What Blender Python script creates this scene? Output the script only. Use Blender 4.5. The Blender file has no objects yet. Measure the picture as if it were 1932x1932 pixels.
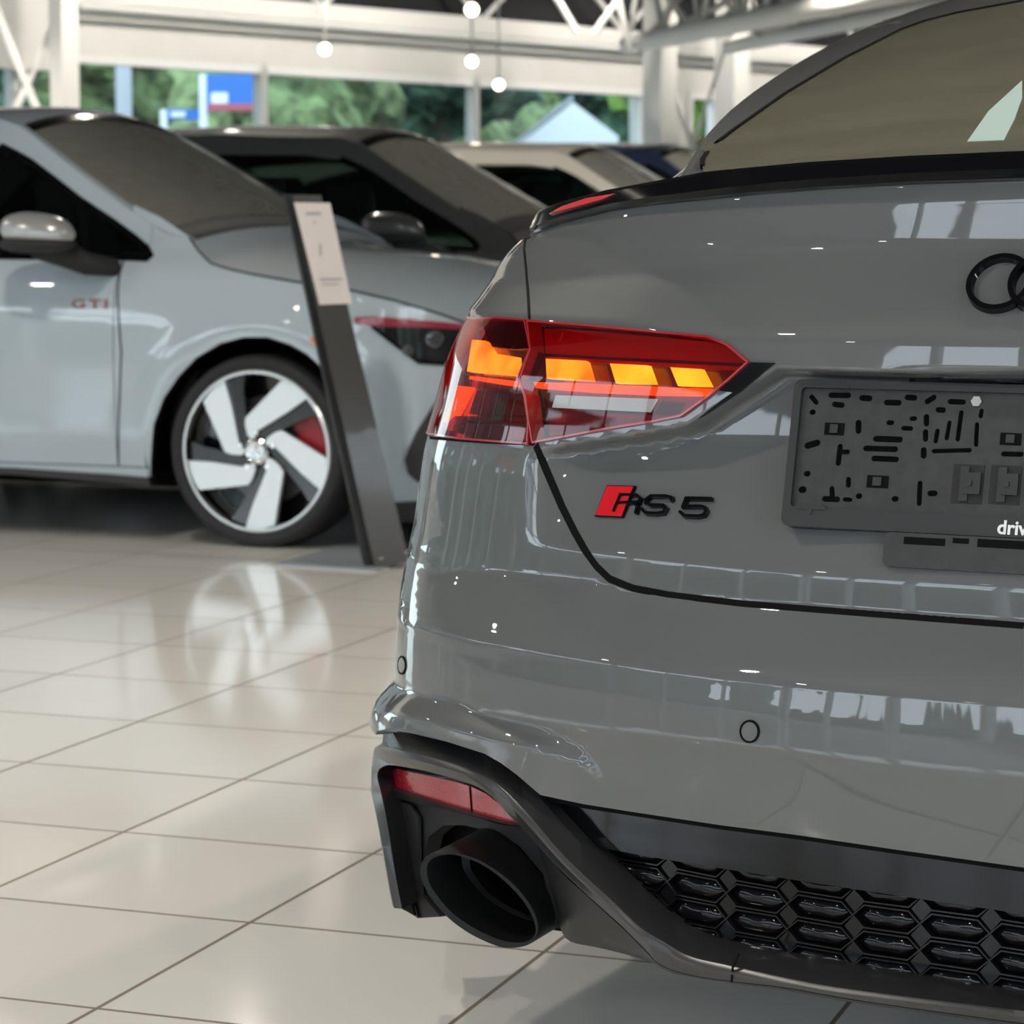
import bpy, math, random
import numpy as np
from mathutils import Vector, Matrix
from mathutils.geometry import delaunay_2d_cdt
random.seed(7); rng=np.random.default_rng(7)
sc=bpy.context.scene; COL=sc.collection
# ---------- camera, world, exposure ----------
cam=bpy.data.cameras.new('camera'); cam_o=bpy.data.objects.new('camera',cam); COL.objects.link(cam_o)
cam_o.location=(0,0,1.0); cam_o.rotation_euler=(math.radians(90-6.02),0,0)
cam.sensor_fit='HORIZONTAL'; cam.sensor_width=36; cam.lens=36*4947/1932; cam.clip_end=300; cam.clip_start=.05
cam.dof.use_dof=True; cam.dof.focus_distance=2.85; cam.dof.aperture_fstop=11.5
sc.camera=cam_o
w=bpy.data.worlds.new('World'); sc.world=w; w.use_nodes=True
nt=w.node_tree; nt.nodes.clear()
tc=nt.nodes.new('ShaderNodeTexCoord'); sx=nt.nodes.new('ShaderNodeSeparateXYZ'); cr=nt.nodes.new('ShaderNodeValToRGB')
nz=nt.nodes.new('ShaderNodeTexNoise'); nz.inputs['Scale'].default_value=2.5; nz.inputs['Detail'].default_value=5
mx=nt.nodes.new('ShaderNodeMath'); mx.operation='MULTIPLY_ADD'; mx.inputs[1].default_value=.25
bg=nt.nodes.new('ShaderNodeBackground'); out=nt.nodes.new('ShaderNodeOutputWorld')
nt.links.new(tc.outputs['Generated'],sx.inputs[0]); nt.links.new(tc.outputs['Generated'],nz.inputs['Vector'])
nt.links.new(nz.outputs['Fac'],mx.inputs[0]); nt.links.new(sx.outputs['Z'],mx.inputs[2])
nt.links.new(mx.outputs[0],cr.inputs[0]); nt.links.new(cr.outputs[0],bg.inputs[0]); nt.links.new(bg.outputs[0],out.inputs[0])
cr.color_ramp.elements[0].position=.05; cr.color_ramp.elements[0].color=(.86,.93,1,1)
cr.color_ramp.elements[1].position=.9; cr.color_ramp.elements[1].color=(.55,.70,.95,1)
bg.inputs[1].default_value=5.5
vs=sc.view_settings; vs.view_transform='Standard'; vs.look='None'; vs.exposure=0.33; vs.gamma=1; vs.use_curve_mapping=False
# the hall's ceiling spotlights: real lamps on rods, aimed down at the cars
SPOTP=[(x+.6*(j%2),y,3.5) for j,y in enumerate((-3.6,-.6,2.6,6.0,9.5,13.5,18,23)) for x in (-10,-6,-2,2,6,10)]
SPOTP=[p for p in SPOTP if not (p[1]==9.5 and -3<p[0]<3)]
for p in SPOTP:
    l=bpy.data.lights.new('spotlight_beam','SPOT'); l.energy=135; l.color=(1,.93,.82); l.spot_size=math.radians(150); l.spot_blend=.6; l.shadow_soft_size=.06
    o=bpy.data.objects.new('spotlight_beam',l); COL.objects.link(o); o.location=(p[0],p[1],p[2]-.03)
WALL_FILL=[]
for t in (-10,-7,-4,-1,2,5,8,11,14):   # unseen flood lights added to brighten the far wall
    bx,by=-2.64+.687*t+.727*3.2,28+.727*t-.687*3.2; WALL_FILL.append((bx,by,4.2))
    l=bpy.data.lights.new('added_wall_fill','SPOT'); l.energy=700; l.color=(1,.95,.87); l.spot_size=math.radians(130); l.spot_blend=.7; l.shadow_soft_size=.1
    o=bpy.data.objects.new('added_wall_fill',l); COL.objects.link(o); o.location=(bx,by,4.2); o.rotation_euler=Vector((-.727,.687,-.45)).to_track_quat('-Z','Y').to_euler()
# ---------- camera geometry (pixels of the 1932 frame) ----------
FPX=4947.0; PITCH=math.radians(6.02); CAMZ=1.0
CP,SP=math.cos(PITCH),math.sin(PITCH)
def proj(P):
    P=np.atleast_2d(np.asarray(P,float))
    x=P[:,0]; y=P[:,1]; z=P[:,2]-CAMZ
    d=y*CP-z*SP; u=y*SP+z*CP
    return np.stack([966+FPX*x/d,966-FPX*u/d],1)
def ray(px):
    px=np.atleast_2d(np.asarray(px,float))
    x=(px[:,0]-966)/FPX; v=-(px[:,1]-966)/FPX
    return np.stack([x,CP+v*SP,-SP+v*CP],1)
def crop(ox,oy,s,pts): return [(ox+x/s,oy+y/s) for x,y in pts]
def on_plane(px,O,n):
    r=ray(px); O=np.asarray(O,float); n=np.asarray(n,float)
    c=np.array([0,0,CAMZ]); t=((O-c)@n)/(r@n)
    return c+r*t[:,None]
def sstep(x):
    x=np.clip(x,0,1); return x*x*(3-2*x)
def dens(pts,step):
    pts=np.asarray(pts,float); out=[]
    for i in range(len(pts)-1):
        n=max(1,int(round(np.linalg.norm(pts[i+1]-pts[i])/step)))
        for k in range(n): out.append(pts[i]+(pts[i+1]-pts[i])*k/n)
    out.append(pts[-1]); return np.array(out)
def spl(pts,n=6):
    """Catmull-Rom through points (any dimension)."""
    p=np.asarray(pts,float); q=np.vstack([2*p[0]-p[1],p,2*p[-1]-p[-2]]); out=[]
    for i in range(1,len(q)-2):
        for k in range(n):
            t=k/n; a,b,c,d=q[i-1],q[i],q[i+1],q[i+2]
            out.append(.5*((2*b)+(c-a)*t+(2*a-5*b+4*c-d)*t*t+(3*b-a-3*c+d)*t**3))
    out.append(p[-1]); return np.array(out)
class Surf:
    def __init__(s,f,ar,br,na=260,nb=160):
        s.f=f; s.ar=ar; s.br=br
        A,B=np.meshgrid(np.linspace(*ar,na),np.linspace(*br,nb),indexing='ij')
        s.A=A.ravel(); s.B=B.ravel(); P=f(s.A,s.B); s.px=proj(P); s.dist=P[:,1].copy()
        N=s.nrm(s.A,s.B); V=P-np.array([0,0,CAMZ]); s.vis=(N*V).sum(1)<0
    def nrm(s,a,b,e=1.5e-3):
        a=np.asarray(a,float); b=np.asarray(b,float)
        da=s.f(a+e,b)-s.f(a-e,b); db=s.f(a,b+e)-s.f(a,b-e)
        n=np.cross(db,da); n/=np.linalg.norm(n,axis=1)[:,None]+1e-12
        return n*s.sign if hasattr(s,'sign') else n
    def inv(s,px,it=14):
        px=np.atleast_2d(np.asarray(px,float)); a=np.zeros(len(px)); b=np.zeros(len(px))
        idx=np.where(s.vis)[0]
        for i,p in enumerate(px):
            d=((s.px[idx]-p)**2).sum(1)+ (s.dist[idx]*3)**2*0.2
            j=idx[np.argmin(d)]; a[i]=s.A[j]; b[i]=s.B[j]
        e=1e-4; best=np.full(len(px),1e9); ba=a.copy(); bb=b.copy()
        for k in range(it):
            q=proj(s.f(a,b)); r=px-q; er=(r**2).sum(1); m=er<best; best[m]=er[m]; ba[m]=a[m]; bb[m]=b[m]
            ja=(proj(s.f(a+e,b))-q)/e; jb=(proj(s.f(a,b+e))-q)/e
            det=ja[:,0]*jb[:,1]-ja[:,1]*jb[:,0]; det=np.where(abs(det)<1e-3,1e-3,det)
            xa=(r[:,0]*jb[:,1]-r[:,1]*jb[:,0])/det; xb=(ja[:,0]*r[:,1]-ja[:,1]*r[:,0])/det
            a=np.clip(a+np.clip(xa,-.03,.03),s.ar[0],s.ar[1]); b=np.clip(b+np.clip(xb,-.03,.03),s.br[0],s.br[1])
        s.err=np.sqrt(best)
        return np.stack([ba,bb],1)
    def at(s,ab,off=0.0):
        ab=np.atleast_2d(np.asarray(ab,float)); P=s.f(ab[:,0],ab[:,1])
        if np.any(off!=0): P=P+s.nrm(ab[:,0],ab[:,1])*np.reshape(off,(-1,1))
        return P
# ---------- grey coupe rear: frame and surface ----------
YAW=math.radians(27.0)
CL=np.array([-math.cos(YAW),math.sin(YAW),0]); CF=np.array([math.sin(YAW),math.cos(YAW),0]); CO=np.array([.545,2.61,0])
NN,MM,AA=2.6,2.0,.55
_th=np.linspace(0,math.pi/2,6001)
_l=np.sin(_th)**(2/NN)*.93; _f=AA*(1-np.cos(_th)**(2/MM))
_s=np.concatenate([[0],np.cumsum(np.hypot(np.diff(_l),np.diff(_f)))]); AC=_s[-1]
# shape of plan curve sampled by arc length: (sin part, f)
def plan(a):
    th=np.interp(np.clip(np.abs(a),0,AC),_s,_th)
    lh=np.sin(th)**(2/NN); ff=AA*(1-np.cos(th)**(2/MM))
    return lh, ff+np.maximum(np.abs(a)-AC,0)
WZ=np.array([[0.10,1.046],[0.28,1.046],[0.317,1.0440],[0.335,1.0399],[0.353,1.0402],[0.371,1.0357],[0.39,1.0325],[0.408,1.0159],[0.426,1.0066],[0.445,1.0097],[0.463,1.0084],[0.481,1.0086],[0.5,1.0093],[0.518,1.0082],[0.536,1.0186],[0.554,1.0215],[0.573,1.0277],[0.591,1.0295],[0.609,1.0243],[0.628,1.0211],[0.646,1.0192],[0.664,1.017],[0.682,1.0149],[0.701,1.0125],[0.719,1.011],[0.737,1.0064],[0.756,1.0009],[0.774,0.9951],[0.792,0.9914],[0.81,0.9873],[0.829,0.9831],[0.847,0.9777],[0.865,0.9702],[0.884,0.960],[0.902,0.951],[0.92,0.948],[0.939,0.949],[0.957,0.944],[0.975,0.933],[0.993,0.909],[1.012,0.889],[1.03,0.8756],[1.2,0.8256]])
WZ_fit=None
def Wz(z):
    t=WZ if WZ_fit is None else WZ_fit
    w=0
    for o,k in ((-.012,.25),(0,.5),(.012,.25)): w=w+k*np.interp(z+o,t[:,0],t[:,1])
    return w
def carpt(l,F,z):
    l=np.asarray(l,float)[...,None]; F=np.asarray(F,float)[...,None]
    return CO+CL*l+CF*F+np.array([0,0,1.])*np.asarray(z,float)[...,None]
def base_f(d):
    def f(a,z):
        lh,ff=plan(a); W=Wz(z); a=np.asarray(a,float)
        return carpt(lh*W*np.sign(a+1e-12),ff+d+0*z,z+0*a)
    return f
FEAT=[ # (offset, pixel polyline)
 (.166,[(1003,436),(1051,418),(1151,392),(1232,381),(1398,363),(1513,353),(1715,340),(1932,334)]),
 (.163,[(1010,455),(1126,428),(1332,403),(1513,388),(1715,377),(1932,372)]),
 (.1605,[(1000,500),(1212,476),(1563,464),(1932,461)]),
 (.150,[(1000,535),(1126,521),(1312,506),(1513,492),(1932,489)]),
 (.092,[(1003,598),(1200,610),(1368,636),(1932,641)]),
 (.089,[(1003,640),(1200,655),(1440,688),(1932,694)]),
 (.062,[(825,1050),(960,1050),(1080,1050),(1134,1054),(1229,1067),(1376,1080),(1531,1092),(1729,1108),(1932,1127)]),
 (.060,[(825,1078),(960,1082),(1120,1102),(1180,1122),(1300,1133),(1932,1176)]),
 (.000,[(763,1175),(802,1189),(913,1213),(1100,1239),(1240,1257),(1358,1270),(1647,1300),(1932,1326)]),
 (-.0055,[(763,1235),(802,1249),(913,1273),(1100,1300),(1358,1330),(1647,1370),(1932,1396)]),
 (-.0085,[(763,1300),(802,1314),(913,1340),(1100,1370),(1358,1400),(1647,1440),(1932,1466)]),
 (.006,[(760,1440),(900,1470),(1020,1500),(1100,1517),(1360,1557),(1500,1575),(1690,1603),(1932,1635)]),
 (.045,[(780,1700),(1020,1780),(1400,1820),(1932,1890)])]
_ag=np.linspace(0,AC,61)
def build_feats():
    global FZ,FD,_vz,_rz,RL
    FZ=[];FD=[]
    for d,pl in FEAT:
        S=Surf(base_f(d),(-.05,AC),(.15,1.15),150,80); S.sign=1
        N=S.nrm(S.A,S.B); V=S.f(S.A,S.B)-np.array([0,0,CAMZ]); S.vis=(N*V).sum(1)<0
        if S.vis.mean()<.3: S.vis=~S.vis
        ab=S.inv(dens(pl,40)); o=np.argsort(ab[:,0]); ab=ab[o]
        FZ.append(np.interp(_ag,ab[:,0],ab[:,1])); FD.append(d)
        if d==-.0055:
            S0=S
    FZ=np.array(FZ);FD=np.array(FD)
    for k in range(1,len(FZ)): FZ[k]=np.minimum(FZ[k],FZ[k-1]-.003)
    v=S0.inv(dens([(758,1293),(861,1324),(928,1350),(1042,1380),(1094,1406),(1125,1450),(1172,1508)],20)); o=np.argsort(v[:,0]); v=v[o]
    r=S0.inv(dens([(732,1336),(918,1376),(1027,1408),(1094,1442),(1172,1514)],20)); o=np.argsort(r[:,0]); r=r[o]
    _vz=v;_rz=r
    SR=Surf(base_f(.09),(-.05,AC),(.15,1.15),150,80)
    if SR.vis.mean()<.3: SR.vis=~SR.vis
    RL=SR.inv(dens([(1003,846),(1200,818),(1300,800),(1380,745),(1462,692),(1600,696),(1990,700)],15))
def dsurf(a,z,rec=True):
    a=np.abs(np.asarray(a,float)); z=np.asarray(z,float); a,z=np.broadcast_arrays(a,z)
    x=np.clip(a/AC*60,0,59.999); i=x.astype(int); t=x-i
    Z=FZ[:,i]*(1-t)+FZ[:,i+1]*t   # (K,N)
    out=0
    for o,w in ((-.004,.2),(-.002,.25),(0,.1),(.002,.25),(.004,.2)):
        zz=z+o; r=np.full(z.shape,FD[0]+0.0)
        r=np.where(zz>Z[0],FD[0]+(zz-Z[0])*1.2,r)
        for k in range(len(FD)-1):
            m=(zz<=Z[k])&(zz>Z[k+1]); s=(Z[k]-zz)/(Z[k]-Z[k+1]); r=np.where(m,FD[k]+(FD[k+1]-FD[k])*s,r)
        r=np.where(zz<=Z[-1],FD[-1],r); out=out+w*r
    # lower corner flare
    zv=np.interp(a,_vz[:,0],_vz[:,1]); zr=np.interp(a,_rz[:,0],_rz[:,1]); am=_rz[:,0].min()
    fl=sstep((zv-z)/np.maximum(zv-zr,.014))*sstep((a-am-.02)/.15)
    out=out-.034*fl
    if rec:
        # number plate recess under the lip
        P=RL; A=P[:-1];B=P[1:]
        dm=np.full(a.shape,9.); sg=np.ones(a.shape)
        for p,q in zip(A,B):
            ex,ez=q-p; L=ex*ex+ez*ez+1e-12
            tt=np.clip(((a-p[0])*ex+(z-p[1])*ez)/L,0,1); dx=a-p[0]-tt*ex; dz=z-p[1]-tt*ez
            dd=np.hypot(dx,dz); m=dd<dm; dm=np.where(m,dd,dm)
        zl=np.interp(a,P[::-1,0],P[::-1,1]); inside=z<zl
        zb=FZ[6,0]+.01
        dep=np.where(inside,sstep(dm/.014),0)*sstep((z-zb)/.14)**.6*sstep((RL[:,0].max()-a)/.12)
        out=out+.042*dep
    return out
def rear_f(a,z):
    a=np.asarray(a,float); z=np.asarray(z,float); a,z=np.broadcast_arrays(a,z)
    lh,ff=plan(a); W=Wz(z); D=dsurf(a,z)
    k=1-sstep((np.abs(a)-AC*.93)/(.35))
    return carpt(lh*W*np.sign(a+1e-12),ff+D*k,z)
# ---------- helpers ----------
MATS={}
def mat(name,col,rough=.5,metal=0,coat=0,spec=.5,emit=None,es=0,coatr=.03,noise=None,bump=None):
    m=bpy.data.materials.new(name); m.use_nodes=True; MATS[name]=m
    n=m.node_tree; b=n.nodes['Principled BSDF']
    b.inputs['Base Color'].default_value=(*col,1); b.inputs['Roughness'].default_value=rough; b.inputs['Metallic'].default_value=metal
    b.inputs['Coat Weight'].default_value=coat; b.inputs['Coat Roughness'].default_value=coatr; b.inputs['Specular IOR Level'].default_value=spec
    if emit: b.inputs['Emission Color'].default_value=(*emit,1); b.inputs['Emission Strength'].default_value=es
    if noise or bump:
        t=n.nodes.new('ShaderNodeTexCoord')
    if noise:
        sc_,amt=noise; k=n.nodes.new('ShaderNodeTexNoise'); k.inputs['Scale'].default_value=sc_; k.inputs['Detail'].default_value=6
        r=n.nodes.new('ShaderNodeValToRGB'); e=r.color_ramp.elements
        e[0].position=.35; e[1].position=.65
        e[0].color=(*[max(0,c*(1-amt)) for c in col],1); e[1].color=(*[min(1,c*(1+amt)) for c in col],1)
        n.links.new(t.outputs['Object'],k.inputs['Vector']); n.links.new(k.outputs['Fac'],r.inputs[0]); n.links.new(r.outputs[0],b.inputs['Base Color'])
    if bump:
        sc_,st=bump; k=n.nodes.new('ShaderNodeTexNoise'); k.inputs['Scale'].default_value=sc_; k.inputs['Detail'].default_value=3
        bp=n.nodes.new('ShaderNodeBump'); bp.inputs['Strength'].default_value=st; bp.inputs['Distance'].default_value=.01
        n.links.new(t.outputs['Object'],k.inputs['Vector']); n.links.new(k.outputs['Fac'],bp.inputs['Height']); n.links.new(bp.outputs[0],b.inputs['Normal'])
    return m
def glassy(name,tint,rough=.02,refl=1.5,spec_tint=(1,1,1),base=None,basefac=0):
    """thin tinted pane: coloured see-through plus a fresnel reflection (optionally a film of its own colour)."""
    m=bpy.data.materials.new(name); m.use_nodes=True; MATS[name]=m; n=m.node_tree; n.nodes.clear()
    o=n.nodes.new('ShaderNodeOutputMaterial'); t=n.nodes.new('ShaderNodeBsdfTransparent'); t.inputs[0].default_value=(*tint,1)
    g=n.nodes.new('ShaderNodeBsdfGlossy'); g.inputs['Roughness'].default_value=rough; g.inputs[0].default_value=(*spec_tint,1)
    f=n.nodes.new('ShaderNodeFresnel'); gm=n.nodes.new('ShaderNodeNewGeometry'); im=n.nodes.new('ShaderNodeMapRange')
    im.inputs[3].default_value=refl; im.inputs[4].default_value=1/refl; n.links.new(gm.outputs['Backfacing'],im.inputs[0]); n.links.new(im.outputs[0],f.inputs[0])
    src=t.outputs[0]
    if base:
        d=n.nodes.new('ShaderNodeBsdfDiffuse'); d.inputs[0].default_value=(*base,1)
        k=n.nodes.new('ShaderNodeTexNoise'); k.inputs['Scale'].default_value=9; k.inputs['Detail'].default_value=8
        tcn=n.nodes.new('ShaderNodeTexCoord'); mp=n.nodes.new('ShaderNodeMapping'); mp.inputs['Scale'].default_value=(1,1,5)
        mr=n.nodes.new('ShaderNodeMapRange'); mr.inputs[3].default_value=basefac*.8; mr.inputs[4].default_value=min(1,basefac*1.2)
        n.links.new(tcn.outputs['Object'],mp.inputs[0]); n.links.new(mp.outputs[0],k.inputs['Vector']); n.links.new(k.outputs['Fac'],mr.inputs[0])
        m0=n.nodes.new('ShaderNodeMixShader'); n.links.new(mr.outputs[0],m0.inputs[0]); n.links.new(t.outputs[0],m0.inputs[1]); n.links.new(d.outputs[0],m0.inputs[2]); src=m0.outputs[0]
    mm=n.nodes.new('ShaderNodeMixShader'); n.links.new(f.outputs[0],mm.inputs[0]); n.links.new(src,mm.inputs[1]); n.links.new(g.outputs[0],mm.inputs[2]); n.links.new(mm.outputs[0],o.inputs[0])
    return m
ROOTM={}
def root(name,loc,rotz=0,label=None,cat=None,group=None):
    o=bpy.data.objects.new(name,None); COL.objects.link(o); o.location=loc; o.rotation_euler=(0,0,rotz); o.empty_display_size=.2
    M=Matrix.Translation(loc)@Matrix.Rotation(rotz,4,'Z'); ROOTM[o]=np.array(M.inverted())
    if label: o['label']=label
    if cat: o['category']=cat
    if group: o['group']=group
    return o
def tag(o,label,cat,group=None,kind=None):
    o['label']=label; o['category']=cat
    if group: o['group']=group
    if kind: o['kind']=kind
    return o
def mk(name,V,F,m,parent=None,smooth=True,N=None,label=None,sharp=None):
    V=np.asarray(V,float)
    me=bpy.data.meshes.new(name)
    if parent is not None:
        M=ROOTM[parent]; V=V@M[:3,:3].T+M[:3,3]
        if N is not None: N=np.asarray(N)@M[:3,:3].T
    me.from_pydata([tuple(v) for v in V],[],[tuple(int(i) for i in f) for f in F]); me.update()
    if isinstance(m,str): m=MATS[m]
    me.materials.append(m)
    if smooth: me.polygons.foreach_set('use_smooth',[True]*len(me.polygons))
    if sharp is not None: me.set_sharp_from_angle(angle=math.radians(sharp))
    if N is not None: me.normals_split_custom_set_from_vertices([tuple(x) for x in N])
    o=bpy.data.objects.new(name,me); COL.objects.link(o)
    if parent is not None: o.parent=parent; ROOTM[o]=ROOTM[parent]
    if label: o['label']=label
    return o
class MB:
    def __init__(s): s.V=[];s.F=[]
    def add(s,V,F):
        k=len(s.V); s.V+= [tuple(v) for v in V]; s.F+=[tuple(i+k for i in f) for f in F]; return s
    def box(s,c,sz,R=None):
        c=np.array(c,float); h=np.array(sz,float)/2
        v=np.array([[x,y,z] for x in (-1,1) for y in (-1,1) for z in (-1,1)])*h
        if R is not None: v=v@np.array(R).T
        return s.add(v+c,[(0,1,3,2),(4,6,7,5),(0,4,5,1),(2,3,7,6),(0,2,6,4),(1,5,7,3)])
    def tube(s,P,r,n=12,caps=True,closed=False):
        P=np.asarray(P,float); m=len(P); r=np.broadcast_to(np.asarray(r,float),(m,))
        T=np.gradient(P,axis=0) if not closed else np.roll(P,-1,0)-np.roll(P,1,0)
        T/=np.linalg.norm(T,axis=1)[:,None]+1e-12
        u=np.cross(T[0],[0,0,1.]); 
        if np.linalg.norm(u)<.1: u=np.cross(T[0],[1.,0,0])
        V=[]
        for i in range(m):
            u=u-T[i]*(u@T[i]); u/=np.linalg.norm(u); v=np.cross(T[i],u)
            for k in range(n):
                a=2*math.pi*k/n; V.append(P[i]+r[i]*(u*math.cos(a)+v*math.sin(a)))
        F=[]
        for i in range(m if closed else m-1):
            for k in range(n):
                j=(i+1)%m; F.append((i*n+k,i*n+(k+1)%n,j*n+(k+1)%n,j*n+k))
        if caps and not closed: F.append(tuple(range(n))[::-1]); F.append(tuple((m-1)*n+k for k in range(n)))
        return s.add(V,F)
    def loft(s,rows,closed=False,cap=False):
        n=len(rows[0]); V=[p for r in rows for p in r]; F=[]
        for i in range(len(rows)-1):
            for k in range(n if closed else n-1):
                a=i*n+k;b=i*n+(k+1)%n; F.append((a,b,b+n,a+n))
        if cap: F.append(tuple(range(n))[::-1]); F.append(tuple((len(rows)-1)*n+k for k in range(n)))
        return s.add(V,F)
    def prism(s,poly,d):
        """poly: 3-D loop, extruded by vector d"""
        P=np.asarray(poly,float); n=len(P); V=list(P)+list(P+np.asarray(d,float))
        F=[tuple(range(n)),tuple(range(2*n-1,n-1,-1))]+[(i,(i+1)%n,n+(i+1)%n,n+i)[::-1] for i in range(n)]
        return s.add(V,F)
    def ribbon(s,P,N,w,h0,h1,closed=False,taper=0.0):
        """strip on a surface: path P, normals N, half width w, from height h0 to h1 above the surface"""
        P=np.asarray(P,float);N=np.asarray(N,float);m=len(P)
        if closed: T=np.roll(P,-1,0)-np.roll(P,1,0)
        else: T=np.gradient(P,axis=0)
        # mitre
        T/=np.linalg.norm(T,axis=1)[:,None]+1e-12
        S=np.cross(T,N); S/=np.linalg.norm(S,axis=1)[:,None]+1e-12
        k=np.ones(m)
        for i in range(m):
            if 0<i<m-1 or closed:
                a=P[i]-P[i-1]; a/=np.linalg.norm(a)+1e-12; c=abs(a@T[i]); k[i]=min(2.,1/max(c,.5))
        S=S*np.reshape(np.broadcast_to(w,(m,))*k,(-1,1))
        rows=[P-S+N*h0,P-S*(1-taper)+N*h1,P+S*(1-taper)+N*h1,P+S+N*h0]
        V=np.stack(rows,1).reshape(-1,3); F=[]
        for i in range(m if closed else m-1):
            j=(i+1)%m
            for q in range(3): F.append((i*4+q,j*4+q,j*4+q+1,i*4+q+1))
            F.append((i*4+3,j*4+3,j*4,i*4))
        if not closed: F+=[(0,1,2,3),((m-1)*4+3,(m-1)*4+2,(m-1)*4+1,(m-1)*4)]
        return s.add(V,F)
    def lathe(s,prof,C,ax,n=48,closed=False):
        """prof: (radius, along-axis) pairs"""
        C=np.asarray(C,float);ax=np.asarray(ax,float);ax/=np.linalg.norm(ax)
        u=np.cross(ax,[0,0,1.]); 
        if np.linalg.norm(u)<.1: u=np.cross(ax,[1.,0,0])
        u/=np.linalg.norm(u);v=np.cross(ax,u)
        rows=[[C+ax*t+r*(u*math.cos(2*math.pi*k/n)+v*math.sin(2*math.pi*k/n)) for k in range(n)] for r,t in prof]
        return s.loft(rows,closed=True)
    def mk(s,name,m,parent=None,smooth=True,sharp=35,label=None): return mk(name,s.V,s.F,m,parent,smooth,None,label,sharp if smooth else None)
def box(name,c,sz,m,parent=None,R=None): return MB().box(c,sz,R).mk(name,m,parent,smooth=False)
def inpoly(pts,poly):
    x,y=pts[:,0],pts[:,1]; c=np.zeros(len(pts),bool); n=len(poly); j=n-1
    for i in range(n):
        xi,yi=poly[i];xj,yj=poly[j]
        m=((yi>y)!=(yj>y))&(x<(xj-xi)*(y-yi)/((yj-yi) if yj!=yi else 1e-12)+xi); c^=m; j=i
    return c
def clean(p,closed=True,eps=3e-4):
    o=[p[0]]
    for q in p[1:]:
        if np.hypot(*(q-o[-1]))>eps: o.append(q)
    if closed and np.hypot(*(o[0]-o[-1]))<eps: o.pop()
    return np.array(o)
def tri(poly,step,holes=()):
    poly=clean(np.asarray(poly,float)); holes=[clean(np.asarray(h,float)) for h in holes]
    lo=poly.min(0);hi=poly.max(0); sx_,sy_=(step if isinstance(step,tuple) else (step,step))
    gx=np.arange(lo[0]+sx_*.5,hi[0],sx_); gy=np.arange(lo[1]+sy_*.5,hi[1],sy_)
    G=np.stack(np.meshgrid(gx,gy,indexing='ij'),-1).reshape(-1,2)
    if len(G):
        G=G[inpoly(G,poly)]
        B=np.vstack([poly]+holes)
        for h in holes: G=G[~inpoly(G,h)]
    if len(G):
        keep=np.ones(len(G),bool)
        segs=[(poly[i],poly[(i+1)%len(poly)]) for i in range(len(poly))]
        for h in holes: segs+=[(h[i],h[(i+1)%len(h)]) for i in range(len(h))]
        lim=.35*min(sx_,sy_)
        for p,q in segs:
            e=q-p;L=e@e+1e-12; t=np.clip(((G-p)@e)/L,0,1); d=np.linalg.norm(G-p-t[:,None]*e,axis=1); keep&=d>lim
        G=G[keep]
    V=[poly]+holes+([G] if len(G) else []); V=np.vstack(V)
    E=[];k=0
    for L in [poly]+holes:
        n=len(L); E+=[(k+i,k+(i+1)%n) for i in range(n)]; k+=n
    r=delaunay_2d_cdt([Vector(v) for v in V],E,[],0,1e-6)
    V2=np.array([tuple(v) for v in r[0]]); F=np.array([f for f in r[2] if len(f)==3])
    c=V2[F].mean(1); m=inpoly(c,poly)
    for h in holes: m&=~inpoly(c,h)
    return V2,F[m]
def bedges(F):
    e={}
    for f in F:
        for i in range(3):
            a,b=int(f[i]),int(f[(i+1)%3])
            if (b,a) in e: del e[(b,a)]
            else: e[(a,b)]=1
    return list(e)
def patch(name,poly,S,m,parent,step=.01,off=0.,thick=.006,holes=(),mirror=None,dome=None,label=None,skirt=True):
    ab,F=tri(poly,step,holes)
    P=S.at(ab,0); N=S.nrm(ab[:,0],ab[:,1])
    o=np.full(len(ab),off,float)
    if dome is not None: o=o+dome(ab)
    P=P+N*o[:,None]
    # orient faces along the normals
    fn=np.cross(P[F[:,1]]-P[F[:,0]],P[F[:,2]]-P[F[:,0]]); fl=(fn*N[F].mean(1)).sum(1)<0; F=F.copy(); F[fl]=F[fl][:,::-1]
    if dome is not None: N=np.zeros_like(N)
    V=P;FF=[tuple(f) for f in F];NN_=N
    if skirt and thick>0:
        be=bedges(F); ids=sorted({i for e in be for i in e}); k=len(V); top={i:k+j for j,i in enumerate(ids)}; bot={i:k+len(ids)+j for j,i in enumerate(ids)}
        Nn=S.nrm(ab[ids,0],ab[ids,1])
        V=np.vstack([V,P[ids],P[ids]-Nn*thick]); NN_=np.vstack([N,np.zeros((2*len(ids),3))])
        FF+=[(top[a],bot[a],bot[b],top[b]) for a,b in be]
    if mirror is not None and (getattr(S,'mirsep',False) or np.abs(poly[:,0]).min()>.02):
        mk(name,mirror(V),[f[::-1] for f in FF],m,parent,True,mirror(NN_,True) if dome is None else None,label)
    elif mirror is not None:
        V2=mirror(V); N2=mirror(NN_,True); k=len(V)
        FF=FF+[tuple(i+k for i in f[::-1]) for f in FF]; V=np.vstack([V,V2]); NN_=np.vstack([NN_,N2])
    return mk(name,V,FF,m,parent,True,NN_ if dome is None else None,label,30 if dome is not None else None)
def SP_(S,px,step=8,closed=False):
    px=list(px)+([px[0]] if closed else [])
    ab=S.inv(dens(px,step)); return ab[:-1] if closed else ab
def copy_tree(o,parent=None,remap=None):
    c=o.copy()
    if o.data is not None and remap:
        nm=o.data.materials[0].name
        if nm in remap: c.data=o.data.copy(); c.data.materials[0]=MATS[remap[nm]]
    COL.objects.link(c); c.parent=parent
    for ch in list(o.children): copy_tree(ch,c,remap)
    return c
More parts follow.
